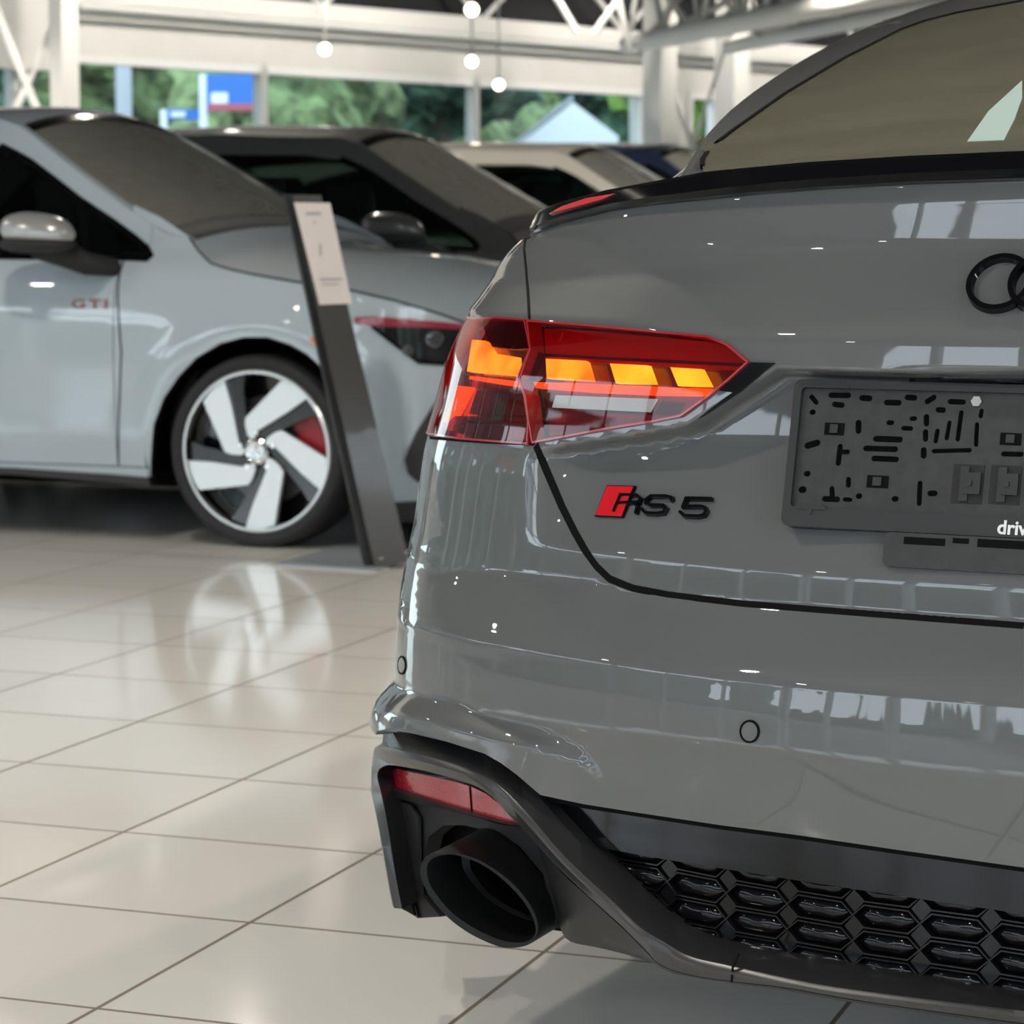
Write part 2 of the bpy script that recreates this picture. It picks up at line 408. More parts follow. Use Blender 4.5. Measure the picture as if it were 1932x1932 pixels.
# ---------- materials ----------
mat('paint_grey',(.103,.107,.110),rough=.5,coat=1,coatr=.012,spec=.1)
mat('gloss_black',(.004,.004,.005),rough=.09,spec=.3)
mat('trim_satin',(.022,.022,.024),rough=.30,spec=.7,bump=(900,.03))
mat('satin_black',(.018,.018,.019),rough=.38,spec=.45,bump=(900,.03))
mat('matte_black',(.012,.012,.0125),rough=.62,spec=.35)
mat('pipe_black',(.005,.005,.0055),rough=.45,spec=.25)
mat('gap_black',(.003,.003,.003),rough=.8,spec=.1)
mat('plate_plastic',(.018,.018,.019),rough=.42,spec=.5,noise=(60,.25))
mat('bolt_zinc',(.6,.62,.6),rough=.3,metal=1)
mat('white_print',(.75,.75,.75),rough=.5)
mat('badge_red',(.62,.012,.022),rough=.12,coat=1)
mat('reflector_red',(.36,.012,.022),rough=.22,coat=.3,noise=(300,.35))
mat('lamp_housing',(.05,.005,.008),rough=.25,coat=.6)
mat('lamp_dark',(.02,.006,.008),rough=.2,coat=.5)
mat('lamp_clear',(.24,.225,.215),rough=.2,coat=.5)
mat('lamp_red_dim',(.25,.01,.015),rough=.2,coat=.5,emit=(1,.02,.05),es=.045)
def glow(name,c1,c2,s):
    m=mat(name,(.5,.1,.02),rough=.3,emit=c1,es=s); n=m.node_tree; b=n.nodes['Principled BSDF']
    t=n.nodes.new('ShaderNodeTexCoord'); k=n.nodes.new('ShaderNodeTexNoise'); k.inputs['Scale'].default_value=22; k.inputs['Detail'].default_value=1
    r=n.nodes.new('ShaderNodeValToRGB'); r.color_ramp.elements[0].position=.35; r.color_ramp.elements[0].color=(*c1,1); r.color_ramp.elements[1].position=.65; r.color_ramp.elements[1].color=(*c2,1)
    n.links.new(t.outputs['Object'],k.inputs['Vector']); n.links.new(k.outputs['Fac'],r.inputs[0]); n.links.new(r.outputs[0],b.inputs['Emission Color'])
glow('lamp_orange',(1,.42,.02),(1,.95,.05),2.4)
glow('lamp_amber',(1,.9,.03),(1,1.3,.06),2.5)
glow('lamp_red_glow',(1,.15,.004),(1,.26,.006),1.8)
glassy('lamp_lens',(.78,.16,.17),rough=.015,refl=1.33)
glassy('lamp_lens_top',(.42,.05,.07),rough=.015,refl=1.5)
glassy('rear_window',(.25,.25,.20),rough=.05,refl=1.45,base=(.235,.228,.172),basefac=.55)
glassy('window_pane',(.92,.96,.95),rough=.0,refl=1.45)
glassy('window_pane_tinted',(.60,.68,.63),rough=.0,refl=1.45)
glassy('car_glass',(.20,.27,.245),rough=.02,refl=1.5)
glassy('screen_glass',(.45,.55,.50),rough=.02,refl=1.52,base=(.46,.45,.40),basefac=.58)
# carbon weave: fine diagonal twill
m=mat('carbon',(.012,.012,.013),rough=.28,coat=.25,coatr=.15); n=m.node_tree; b=n.nodes['Principled BSDF']
t=n.nodes.new('ShaderNodeTexCoord'); wv=n.nodes.new('ShaderNodeTexWave'); wv.wave_type='BANDS'; wv.bands_direction='DIAGONAL'; wv.inputs['Scale'].default_value=190
r=n.nodes.new('ShaderNodeValToRGB'); r.color_ramp.elements[0].color=(.007,.007,.008,1); r.color_ramp.elements[1].color=(.03,.03,.031,1)
n.links.new(t.outputs['Object'],wv.inputs[0]); n.links.new(wv.outputs['Fac'],r.inputs[0]); n.links.new(r.outputs[0],b.inputs['Base Color'])
# floor tiles, grid measured in the photograph
TS=0.45657; TYAW=math.radians(20.09)
m=mat('floor_tiles',(.6,.58,.54),rough=.12,spec=.5); n=m.node_tree; b=n.nodes['Principled BSDF']; L=n.links
t=n.nodes.new('ShaderNodeNewGeometry'); mp=n.nodes.new('ShaderNodeMapping'); mp.vector_type='TEXTURE'
mp.inputs['Location'].default_value=(-.5402,3.3244,0); mp.inputs['Rotation'].default_value=(0,0,-TYAW); mp.inputs['Scale'].default_value=(TS,TS,1)
sp=n.nodes.new('ShaderNodeSeparateXYZ'); L.new(t.outputs['Position'],mp.inputs[0]); L.new(mp.outputs[0],sp.inputs[0])
def mth(op,a,b_=None,c=None):
    q=n.nodes.new('ShaderNodeMath'); q.operation=op
    for i,v in enumerate((a,b_,c)):
        if v is None: continue
        if isinstance(v,(int,float)): q.inputs[i].default_value=v
        else: L.new(v,q.inputs[i])
    return q.outputs[0]
ds=[]
for ax in 'XY':
    fr=mth('FRACT',mth('ADD',sp.outputs[ax],.5)); ds.append(mth('ABSOLUTE',mth('SUBTRACT',fr,.5)))
dm=mth('MINIMUM',ds[0],ds[1]); g=mth('LESS_THAN',dm,.0075)
ns=n.nodes.new('ShaderNodeTexNoise'); ns.inputs['Scale'].default_value=1.3; ns.inputs['Detail'].default_value=4; L.new(t.outputs['Position'],ns.inputs['Vector'])
wn=n.nodes.new('ShaderNodeTexWhiteNoise'); fl=n.nodes.new('ShaderNodeVectorMath'); fl.operation='FLOOR'; av=n.nodes.new('ShaderNodeVectorMath'); av.operation='ADD'; av.inputs[1].default_value=(0,0,.5)
L.new(mp.outputs[0],av.inputs[0]); L.new(av.outputs[0],fl.inputs[0]); L.new(fl.outputs[0],wn.inputs['Vector'])
v=mth('MULTIPLY_ADD',wn.outputs['Value'],.05,mth('MULTIPLY_ADD',ns.outputs['Fac'],.10,.92))
tc_=n.nodes.new('ShaderNodeVectorMath'); tc_.operation='SCALE'; tc_.inputs[0].default_value=(.82,.80,.75); L.new(v,tc_.inputs['Scale'])
mi=n.nodes.new('ShaderNodeMix'); mi.data_type='RGBA'; L.new(g,mi.inputs[0]); L.new(tc_.outputs[0],mi.inputs[6]); mi.inputs[7].default_value=(.19,.155,.115,1); L.new(mi.outputs[2],b.inputs['Base Color'])
L.new(mth('MULTIPLY_ADD',g,.5,.10),b.inputs['Roughness'])
bp=n.nodes.new('ShaderNodeBump'); bp.inputs['Strength'].default_value=.5; bp.inputs['Distance'].default_value=.002; L.new(mth('SUBTRACT',1,g),bp.inputs['Height']); L.new(bp.outputs[0],b.inputs['Normal'])
mat('wall_cream',(.55,.535,.505),rough=.7,noise=(2,.04))
mat('steel_white',(.66,.65,.62),rough=.65,spec=.3)
mat('ceiling_dark',(.012,.012,.013),rough=.9)
mat('ceiling_hall',(.20,.195,.185),rough=.9)
mat('frame_white',(.62,.62,.60),rough=.4)
mat('asphalt',(.07,.07,.073),rough=.9,noise=(3,.3))
mat('grass',(.045,.075,.02),rough=.95,noise=(6,.5))
mat('leaf_dark',(.05,.095,.06),rough=.9,noise=(3.2,.7))
mat('leaf_mid',(.12,.155,.065),rough=.9,noise=(3,.65))
mat('leaf_bright',(.09,.17,.02),rough=.9,noise=(2.2,.6))
mat('bark',(.10,.07,.05),rough=.9)
mat('house_white',(.85,.85,.88),rough=.8)
mat('roof_grey',(.42,.43,.46),rough=.8)
mat('brick_red',(.25,.09,.06),rough=.8,noise=(8,.2))
mat('sign_blue',(.035,.16,.52),rough=.5)
mat('sign_red',(.45,.10,.12),rough=.5)
mat('sign_white',(.8,.82,.85),rough=.5)
mat('lamp_can',(.55,.55,.53),rough=.4)
mat('spot_glow',(1,.8,.5),rough=.4,emit=(1,.86,.66),es=14)
mat('panel_glow',(1,.95,.85),rough=.4,emit=(1,.93,.82),es=4)
# ---------- setting ----------
def struct(o,label=None): o['kind']='structure'; return o
def quad(name,pts,m): return struct(MB().add(pts,[tuple(range(len(pts)))]).mk(name,m,smooth=False))
E1=np.array([math.cos(TYAW),-math.sin(TYAW),0]); E2=np.array([math.sin(TYAW),math.cos(TYAW),0])
PLAN=[(-14.2,-6.2),(18.2,-6.2),(18.2,50.2),(-14.2,15.9)]
struct(MB().prism([(x,y,-.1) for x,y in PLAN],(0,0,.1)).mk('floor','floor_tiles',smooth=False))
struct(MB().prism([(x,y,4.6) for x,y in PLAN],(0,0,.1)).mk('ceiling','ceiling_dark',smooth=False))
# far wall of the hall: oblique, glazed, frames in white
B0=np.array([-2.64,28,0]); BE=np.array([.69,.73,0]); BE/=np.linalg.norm(BE); BN=np.array([BE[1],-BE[0],0]) # BN points into the hall
Rb=np.stack([BE,-BN,[0,0,1.]],1)
def bw(t,d,z): return B0+BE*t+BN*d+np.array([0,0,z])
def bbox(mb,t0,t1,d0,d1,z0,z1): return mb.box(bw((t0+t1)/2,(d0+d1)/2,(z0+z1)/2),(t1-t0,abs(d1-d0),z1-z0),Rb)
def tpx(x,d=0):
    P=on_plane([(x,445)],B0+BN*d,BN)[0]; return (P-B0)@BE
TL,TR=-16.5,26
mull=[tpx(x) for x in (-760,-300,34,500,898,1232)]
wb=MB(); bbox(wb,TL,TR,-.25,0,2.78,3.42); bbox(wb,TL,TR,-.25,0,-.02,.35)
bbox(wb,tpx(1215),tpx(1296),-.25,0,.35,2.78); bbox(wb,tpx(1462),TR,-.25,0,.35,2.78)
struct(wb.mk('wall_back','wall_cream',smooth=False))
up=MB(); bbox(up,TL,TR,-.3,-.2,3.42,4.6); struct(up.mk('wall_clerestory','ceiling_dark',smooth=False))
k=0
edges=[TL]+mull[:-1]+[tpx(1215)]
for a_,b_ in list(zip(edges[:-1],edges[1:]))+[(tpx(1300),tpx(1350)),(tpx(1382),tpx(1462))]:
    if b_-a_<.3: continue
    k+=1; f=MB(); g=.045
    bbox(f,a_-g,a_+g,-.12,.02,.35,2.78); bbox(f,b_-g,b_+g,-.12,.02,.35,2.78); bbox(f,a_+g,b_-g,-.12,.02,2.70,2.78); bbox(f,a_+g,b_-g,-.12,.02,.35,.43)
    fo=struct(f.mk('window_%d'%k,'frame_white',smooth=False))
    p=MB(); p.add([bw(a_,-.05,.4),bw(b_,-.05,.4),bw(b_,-.05,2.75),bw(a_,-.05,2.75)],[(0,1,2,3)]); po=p.mk('pane','window_pane' if a_>tpx(1290) else 'window_pane_tinted',smooth=False); po.parent=fo
# eaves beam on top of the far wall
eb=MB(); bbox(eb,tpx(150,.3),TR,.02,.34,3.26,3.44); eb.tube([bw(tpx(150,.3),.36,3.22),bw(TR,.36,3.22)],.03)
struct(eb.mk('trim_1','steel_white',smooth=False))
lw=MB(); bbox(lw,TL,tpx(112,.1),.0,.2,2.6,4.6); struct(lw.mk('wall_pier','wall_cream',smooth=False))
# columns
def at_px(x,y,D):
    r=ray([(x,y)])[0]; return np.array([0,0,1.])+r*(D/r[1])
def col_(x,D,w_,name):
    P=at_px(x,445,D); mb=MB(); mb.box((P[0],P[1],2.3),(w_,w_,4.6),Rb); return struct(mb.mk(name,'steel_white',smooth=False))
col_(127,24.3,.19,'column_1'); col_(1243,29.5,.27,'column_2'); col_(1379,31.0,.29,'column_3')
def rod(mb,p,q,r): mb.tube([at_px(*p),at_px(*q)],r,8)
br=MB(); rod(br,(-40,-60,24.2),(82,235,24.2),.038); rod(br,(108,30,24.4),(18,235,24.4),.032)
rod(br,(1253,120,29.6),(1312,290,29.6),.035); rod(br,(1368,90,30),(1300,300,30),.02)
struct(br.mk('trim_2','steel_white'))
# roof trusses
tr=MB()
zt,zb=4.25,3.12
def web(mb,P0,P1,n,z0,z1,r=.035,chord=.06):
    P0=np.array(P0,float);P1=np.array(P1,float)
    mb.tube([[*P0[:2],z1],[*P1[:2],z1]],chord,10)
    for i in range(n):
        a=P0+(P1-P0)*i/n; b=P0+(P1-P0)*(i+.5)/n; c=P0+(P1-P0)*(i+1)/n
        mb.tube([[*a[:2],z1],[*b[:2],z0]],r,8); mb.tube([[*b[:2],z0],[*c[:2],z1]],r,8)
web(tr,bw(tpx(590)-1.25,.2,0),bw(tpx(590)-1.25+2.45*9,.2,0),9,3.42,4.4,.032,.05)
struct(tr.mk('trim_3','steel_white'))
def boom(name,pa,pb,r,n,zt_):
    mb=MB(); A=at_px(*pa);B=at_px(*pb); B[2]=A[2]; mb.tube([A,B],r,14)
    A2=A.copy();B2=B.copy();A2[2]=B2[2]=zt_; mb.tube([A2,B2],.05,10)
    for i in range(n):
        a=A+(B-A)*i/n; b=A2+(B2-A2)*(i+.5)/n; c=A+(B-A)*(i+1)/n; mb.tube([a,b],.033,8); mb.tube([b,c],.033,8)
    return struct(mb.mk(name,'steel_white'))
boom('trim_4',(1185,84,28.5),(1900,-36,20.5),.105,8,4.1)
boom('trim_5',(1375,88,30),(1990,-28,22.3),.085,8,4.1)
sb=MB()
for (x1,y1,x2,y2) in ((1190,100,1160,-30),(1200,100,1300,-30),(1215,80,1420,-20),(1320,70,1230,-40),(1330,70,1440,-40),(1430,70,1340,-30),(1440,60,1530,-30),(1450,62,1600,-20),(1090,62,1040,-20),(1120,64,1180,-20)):
    sb.tube([at_px(x1,y1,28),at_px(x2,y2,28)],.035,8)
sb.tube([at_px(600,25,28),at_px(600,25,28)+np.array([0,0,.1])],.01,6)
struct(sb.mk('trim_6','steel_white'))
# side walls and the glazed front behind the camera
struct(MB().box((-14.1,5,3.95),(.2,22.2,1.3)).box((-14.1,5,.08),(.2,22.2,.16)).mk('wall_left','wall_cream',smooth=False))
mb=MB()
for i,y in enumerate(np.arange(-6,16.1,2.2)): mb.box((-14.05,y,1.83),(.16,.30 if i%3==0 else .09,3.34))
mb.box((-14.05,5,2.75),(.08,22,.07)); struct(mb.mk('window_22','frame_white',smooth=False))
struct(MB().add([(-14.02,-6,.16),(-14.02,16,.16),(-14.02,16,3.5),(-14.02,-6,3.5)],[(0,1,2,3)]).mk('window_23','window_pane',smooth=False))
rw=MB().box((18.1,20,2.3),(.2,52,4.6)); struct(rw.mk('wall_right','wall_cream',smooth=False))
fw=MB().box((2,-6.1,3.95),(32,.2,1.3)).box((2,-6.1,.08),(32,.2,.16)); struct(fw.mk('wall_front','wall_cream',smooth=False))
xs_=np.arange(-14,18.1,2.0); mb=MB()
for i,x in enumerate(xs_): mb.box((x,-6.05,1.83),(.10 if i%2 else .2,.16,3.34))
mb.box((2,-6.05,2.6),(32,.08,.07)); struct(mb.mk('window_20','frame_white',smooth=False))
# daylight side: left wall glazing
struct(MB().add([(-14,-6.02,.16),(18,-6.02,.16),(18,-6.02,3.5),(-14,-6.02,3.5)],[(0,1,2,3)]).mk('window_21','window_pane',smooth=False))
# ---------- grey coupe in the foreground ----------
build_feats()
RS=Surf(rear_f,(-.02,AC+.45),(.15,1.12),340,260)
def fixsign(S,a,b):
    N=S.nrm([a],[b])[0]; V=S.f(np.array([a]),np.array([b]))[0]-np.array([0,0,1.])
    if N@V>0:
        S.sign=-1; S.vis=~S.vis
    else: S.sign=1
    return S
fixsign(RS,.4,.5)
def mir(V,vec=False):
    V=np.asarray(V); O=0 if vec else CO; d=(V-O)@CL; return V-2*d[:,None]*CL
car=root('sports_car',(*(CO+CF*2.3)[:2],0),0,'grey sports car nearest the camera, with a lit red tail lamp and empty plate holder','car')
PG='paint_grey'
C5=lambda p: crop(780,400,2.76,p)
C3=lambda p: crop(960,260,1.988,p)
C7=lambda p: crop(680,1350,3.331,p)
C8=lambda p: crop(1100,1450,2.322,p)
C6=lambda p: crop(1440,450,2.884,p)
CB=lambda p: crop(1080,860,6.0375,p)
lamp_top=[(1000,603),(1095,612),(1215,624),(1338,637),(1374,650),(1414,683)]
lamp_bot=[(1414,683),(1382,715),(1340,748),(1290,782),(1236,795),(1142,810),(1009,836)]
split=[(1000,603),(1004,661),(983,711),(994,748),(1001,800),(1002,838)]
gap_low=[(1011,840),(1030,885),(1060,955),(1085,1005),(1105,1040),(1125,1068),(1150,1092),(1195,1110),(1260,1122),(1400,1139),(1560,1152),(1740,1166),(1932,1181)]
gap_up=[(1000,448),(991,452),(989,470),(993,510),(997,560),(999,603)]
k0=FEAT[0][1]
def to0(ab): # continue to the centre line at constant height trend
    ab=np.asarray(ab); s=(ab[-1,1]-ab[-4,1])/(ab[-1,0]-ab[-4,0]+1e-9)*.5
    return np.vstack([ab,[0,ab[-1,1]-ab[-1,0]*s]])
ab_top=to0(SP_(RS,k0)); ab_gl=to0(SP_(RS,gap_low)); ab_lt=SP_(RS,lamp_top,6); ab_lb=SP_(RS,lamp_bot,6); ab_gu=SP_(RS,gap_up,6)
lid=np.vstack([ab_top[::-1],ab_gu[1:],ab_lt[1:],ab_lb[1:],ab_gl])
patch('trunk_lid',lid,RS,PG,car,(.009,.006),0,.02,mirror=mir)
# rear quarter above the lamp (fender top) and bumper
ab_q=SP_(RS,[(893,602),(930,601),(965,602),(1000,603)],6)
aL=AC+.30
q_in=SP_(RS,[(1000,603),(997,560),(993,510),(989,470),(991,452)],6)
zq=ab_q[0,1]
quarter=np.vstack([[[aL,zq+.02]],ab_q,q_in[1:],[[q_in[-1,0]+.004,.996],[q_in[-1,0]+.10,.990],[aL,.955]]])
quarter_d=dens(np.vstack([quarter,quarter[:1]]),.02)[:-1]
patch('fender',quarter_d,RS,PG,car,(.009,.008),0,.015,mirror=mir)
ab_ob=SP_(RS,[(812,826),(860,830),(920,834),(1006,838)],6)
k8=[(1020,1500),(1100,1517),(1200,1533),(1360,1557),(1500,1575),(1690,1603),(1932,1637)]
trim_out=[(708,1386),(712,1379),(728,1376),(770,1382),(842,1399),(914,1422),(944,1439),(974,1461),(1010,1492)]
ab_k8=to0(SP_(RS,k8)); ab_to=SP_(RS,trim_out,6)
zl=ab_ob[0,1]; zt_=ab_to[0,1]
gl2=SP_(RS,gap_low); gl2=np.vstack([gl2,ab_gl[-1:]])
bump=np.vstack([[[aL,zl]],ab_ob,gl2,ab_k8[::-1],ab_to[::-1],[[aL,zt_]]])
bump=dens(np.vstack([bump,bump[:1]]),.02)[:-1]
patch('bumper',bump,RS,PG,car,(.008,.006),0,.02,mirror=mir)
def line3(S,px,step=6,closed=False,off=0):
    ab=SP_(S,px,step,closed); return S.at(ab,off),S.nrm(ab[:,0],ab[:,1])
for pts,w_ in ((gap_low,.0036),(gap_up,.0018)):
    P,N=line3(RS,pts); L=np.linspace(0,1,len(P)); wv_=w_*(1+.35*np.clip(1-L*2.2,0,1)) if w_>.003 else w_
    MB().ribbon(P,N,wv_,-.012,.0008).mk('panel_gap','gap_black',car)
P,N=line3(RS,[(812,826),(860,830),(920,834),(1008,838)]); MB().ribbon(P,N,.0018,-.01,.001).mk('panel_gap','gap_black',car)
# creases: parking sensors
for pts,rx,ry in (((1415,1380),17,20),((759,1255),7,16)):
    c=[(pts[0]+rx*math.cos(t),pts[1]+ry*math.sin(t)) for t in np.linspace(0,2*math.pi,33)[:-1]]
    ab=RS.inv(c); P=RS.at(ab); N=RS.nrm(ab[:,0],ab[:,1])
    so=patch('parking_sensor',ab,RS,PG,car,.01,.0012,.004)
    MB().ribbon(P,N,.0011,-.004,.0016,closed=True).mk('sensor_ring','gap_black',so)
# ---- tail lamp
tl_out=C5([(330,560),(450,555),(590,566),(605,640),(620,712),(556,862),(590,960),(610,1090),(605,1208),(430,1196),(250,1182),(90,1158)])
ab=SP_(RS,tl_out,6); top=ab[0]; bot=ab[-1]
n_=18; side=np.stack([np.linspace(bot[0]+.03,top[0]+.045,n_),np.linspace(bot[1],top[1],n_)],1)
outer=np.vstack([ab,[[bot[0]+.02,bot[1]]],side,[[top[0]+.02,top[1]]]])
inner=SP_(RS,C5([(606,570),(870,588),(1200,618),(1538,653),(1640,692),(1748,782),(1650,872),(1540,962),(1400,1062),(1250,1092),(1000,1132),(632,1202),(615,1100),(597,960),(566,870),(622,720)]),6,True)
for nm,poly,lab in (('tail_lamp',outer,'outer part of the red tail lamp, wrapping the corner'),('tail_lamp',inner,'inner part of the red tail lamp on the boot lid')):
    lamp=patch(nm,poly,RS,'lamp_housing',car,.012,-.022,.004,label=lab)
    patch('lens',poly,RS,'lamp_lens',lamp,.01,.004,.010)
    P=RS.at(poly,.0035);N=RS.nrm(poly[:,0],poly[:,1])
    MB().ribbon(P,N,.0012,-.02,.0008,closed=True).mk('lens_edge','lamp_red_dim',lamp)
    if poly is outer: lo=lamp
    else: li=lamp
def elem(nm,px,m,lamp,off,dome_h=.0,thick=.008,step=.006):
    ab=SP_(RS,C5(px),5,True); 
    if dome_h:
        def dome(q):
            d=np.full(len(q),9.)
            for i in range(len(ab)):
                p0=ab[i];e=ab[(i+1)%len(ab)]-p0;t=np.clip(((q-p0)@e)/(e@e+1e-12),0,1); d=np.minimum(d,np.linalg.norm(q-p0-t[:,None]*e,axis=1))
            return -dome_h*np.clip(d/.012,0,1)
        return patch(nm,ab,RS,m,lamp,.003,off,thick,dome=dome)
    return patch(nm,ab,RS,m,lamp,step,off,thick)
elem('lamp_cover',[(345,562),(590,572),(610,705),(520,712),(400,700),(372,650)],'lamp_dark',lo,-.003)
elem('indicator_segment',[(282,656),(350,662),(388,728),(530,752),(535,850),(400,838),(256,824)],'lamp_orange',lo,-.006)
elem('glow_bar',[(258,846),(400,862),(538,880),(538,908),(380,884),(255,862)],'lamp_red_glow',lo,-.009)
elem('indicator_segment',[(205,900),(268,906),(220,1000),(188,1062),(134,1084)],'lamp_red_glow',lo,-.006)
elem('lamp_cover',[(285,918),(552,915),(585,1000),(590,1052),(420,1050),(240,1042)],'lamp_dark',lo,-.012)
elem('lamp_floor',[(130,1120),(200,1058),(330,1062),(590,1068),(596,1190),(300,1172)],'lamp_dark',lo,-.004)
elem('indicator_segment',[(675,760),(880,771),(910,878),(680,864)],'lamp_orange',li,-.004,.005)
elem('indicator_segment',[(1010,786),(1205,796),(1240,894),(1042,890)],'lamp_amber',li,-.004,.005)
elem('indicator_segment',[(1326,806),(1485,816),(1533,908),(1366,904)],'lamp_amber',li,-.004,.005)
elem('glow_bar',[(605,882),(900,890),(1200,906),(1532,918),(1495,956),(1200,950),(900,935),(615,912)],'lamp_red_glow',li,-.006)
elem('glow_bar',[(640,742),(1000,765),(1675,800),(1670,822),(1000,785),(640,760)],'lamp_red_dim',li,-.010)
elem('lamp_cover',[(622,590),(870,606),(1530,668),(1640,708),(1690,780),(1000,745),(632,722)],'lamp_red_dim',li,-.016)
elem('lamp_cover',[(628,728),(668,758),(672,864),(600,876),(576,868),(626,722)],'lamp_dark',li,-.007)
elem('lamp_cover',[(538,752),(604,722),(556,862),(540,905)],'lamp_dark',lo,-.007)
elem('reverse_lamp',[(757,956),(1290,976),(1250,1045),(737,1021)],'lamp_clear',li,.0048)
elem('lamp_cover',[(680,1050),(1380,1075),(1000,1112),(690,1165)],'lamp_dark',li,-.006)
# dark ledge under the inner lamp
ledge=SP_(RS,C5([(1760,782),(1880,786),(1700,940),(1500,1072),(1400,1100),(1250,1122),(1000,1152),(640,1214),(632,1206),(1000,1138),(1250,1096),(1400,1068),(1545,966),(1655,876)]),6,True)
S86=fixsign(Surf(base_f(.086),(-.02,AC),(.6,1.1),200,110),.4,.85)
ledge=SP_(S86,C5([(1760,782),(1880,786),(1700,940),(1500,1072),(1400,1100),(1250,1122),(1000,1152),(640,1214),(632,1206),(1000,1138),(1250,1096),(1400,1068),(1545,966),(1655,876)]),6,True)
patch('lamp_ledge',ledge,S86,'gloss_black',car,.01,.001,.004)
# ---- spoiler
SB={d:fixsign(Surf(base_f(d),(-.02,AC),(.7,1.25),220,120),.4,.95) for d in (.150,.144,.148,.155)}
def l3(d,px,n=70):
    ab=SP_(SB[d],px,6); ab=to0(ab); L=np.concatenate([[0],np.cumsum(np.linalg.norm(np.diff(ab,axis=0),axis=1))])
    t=np.linspace(0,L[-1],n); ab=np.stack([np.interp(t,L,ab[:,0]),np.interp(t,L,ab[:,1])],1); return SB[d].at(ab,0)
s_low=l3(.155,C3([(82,352),(180,316),(380,264),(540,242),(870,208),(1100,188),(1500,164),(1932,150)]))
s_mid=l3(.144,C3([(78,338),(180,298),(380,246),(540,220),(870,180),(1100,158),(1500,132),(1932,114)]))
s_top=l3(.148,C3([(77,292),(90,278),(180,241),(350,196),(540,161),(730,126),(1100,91),(1500,66),(1932,48)]))
back=s_top+CF*.10-np.array([0,0,.012]); back2=s_top+CF*.18-np.array([0,0,.05]); lowb=s_low+CF*.10-np.array([0,0,.03])
rows=[s_low,s_mid,s_top-CF*.0+np.array([0,0,-.004]),s_top+CF*.008,back,back2,lowb,s_low]
rows=[np.vstack([r,mir(r[::-1])]) for r in rows]
MB().loft(rows).mk('spoiler','gloss_black',car,sharp=28)
ref=SP_(SB[.144],C3([(150,284),(200,256),(290,226),(395,209),(345,232),(250,258),(170,280)]),5,True)
patch('spoiler_reflector',ref,SB[.144],'badge_red',car,.01,.0,.03)
# deck between the lid edge and the glasshouse
_am=ab_top[:,0].max()*.80; dk=RS.at(np.stack([np.linspace(0,_am,60),np.interp(np.linspace(0,_am,60),ab_top[::-1,0],ab_top[::-1,1])],1))
rows=[np.vstack([r,mir(r[::-1])]) for r in (dk-CF*0,dk+CF*.05-np.array([0,0,.022]),dk*[[.999,1,1]]+CF*.20-np.array([0,0,.035]))]
MB().loft(rows).mk('deck',PG,car,sharp=30)
# ---- glasshouse: tail glass, pillars, roof, as one lofted form
GF=np.array([.28,.34,.55,.85,1.25,1.7,2.2,2.8,3.3,3.7])
GW=np.array([.53,.55,.585,.605,.62,.62,.62,.62,.66,.74])
GZ=np.array([1.035,1.075,1.155,1.235,1.325,1.39,1.40,1.33,1.20,1.06])
GC=np.array([.03,.035,.05,.065,.085,.09,.09,.08,.05,.03])
GB=np.array([.60,.64,.80,.90,.95,.95,.95,.95,.95,.95])
def green_f(F,s):
    F=np.asarray(F,float); s=np.asarray(s,float); F,s=np.broadcast_arrays(F,s)
    w_=0;z0=0;c=0;bw_=0
    for o,k in ((-.12,.2),(-.05,.2),(0,.2),(.05,.2),(.12,.2)):
        w_=w_+k*np.interp(F+o,GF,GW); z0=z0+k*np.interp(F+o,GF,GZ); c=c+k*np.interp(F+o,GF,GC); bw_=bw_+k*np.interp(F+o,GF,GB)
    a=np.abs(s); sg=np.sign(s+1e-12)
    # s in 0..1 roof arc, 1..1.25 rail, 1.25..2 pillar side down to the belt
    t=np.clip(a,0,1); l=w_*t; z=z0+c*(1-t**2.2)
    r=np.clip((a-1)/.25,0,1); l=l+.028*np.sin(r*math.pi/2); z=z-.045*(1-np.cos(r*math.pi/2))
    q=np.clip((a-1.25)/.75,0,1); l=l+(bw_-w_-.028)*q; z=z+(0.985-(z0-.045))*q
    return carpt(l*sg,F,z)
GS=fixsign(Surf(green_f,(.29,3.7),(-.1,2),240,200),.6,.9)
rl=np.linspace(-2,2,121); Fr=np.linspace(.30,3.7,70)
rows=[green_f(np.full(121,F),rl) for F in Fr]
MB().loft(rows).mk('roof',PG,car,sharp=40)
C6b=lambda p: crop(1232,0,2.76,p)
gpx=C6b([(262,882),(262,850),(300,790),(430,690),(700,500),(1000,320),(1300,168),(1420,125),(1600,80),(1932,20)])
ab=SP_(GS,gpx,8); 
ab=ab[np.r_[True,np.diff(ab[:,0])>-.02]]
low=np.array([[.295,ab[0,1]-.03],[.292,ab[0,1]-.2],[.29,0]])
poly=np.vstack([ab,[[1.30,0]],low[::-1]])
poly=dens(np.vstack([poly,poly[:1]]),.03)[:-1]
patch('rear_window',poly,GS,'rear_window',car,.03,.004,.006,mirror=mir)
P=GS.at(ab,.004);N=GS.nrm(ab[:,0],ab[:,1]); MB().ribbon(P,N,.0028,-.004,.002).mk('window_seal','gap_black',car)
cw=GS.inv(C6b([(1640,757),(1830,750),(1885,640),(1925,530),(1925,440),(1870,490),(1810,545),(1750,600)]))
mat('pale_panel',(.42,.55,.52),rough=.6); patch('painted_light_patch',cw,GS,'pale_panel',car,.05,.0052,.001,label='pale patch on the rear window, standing in for light through the cabin')  # pale panel over the glass: light through the cabin put in as colour
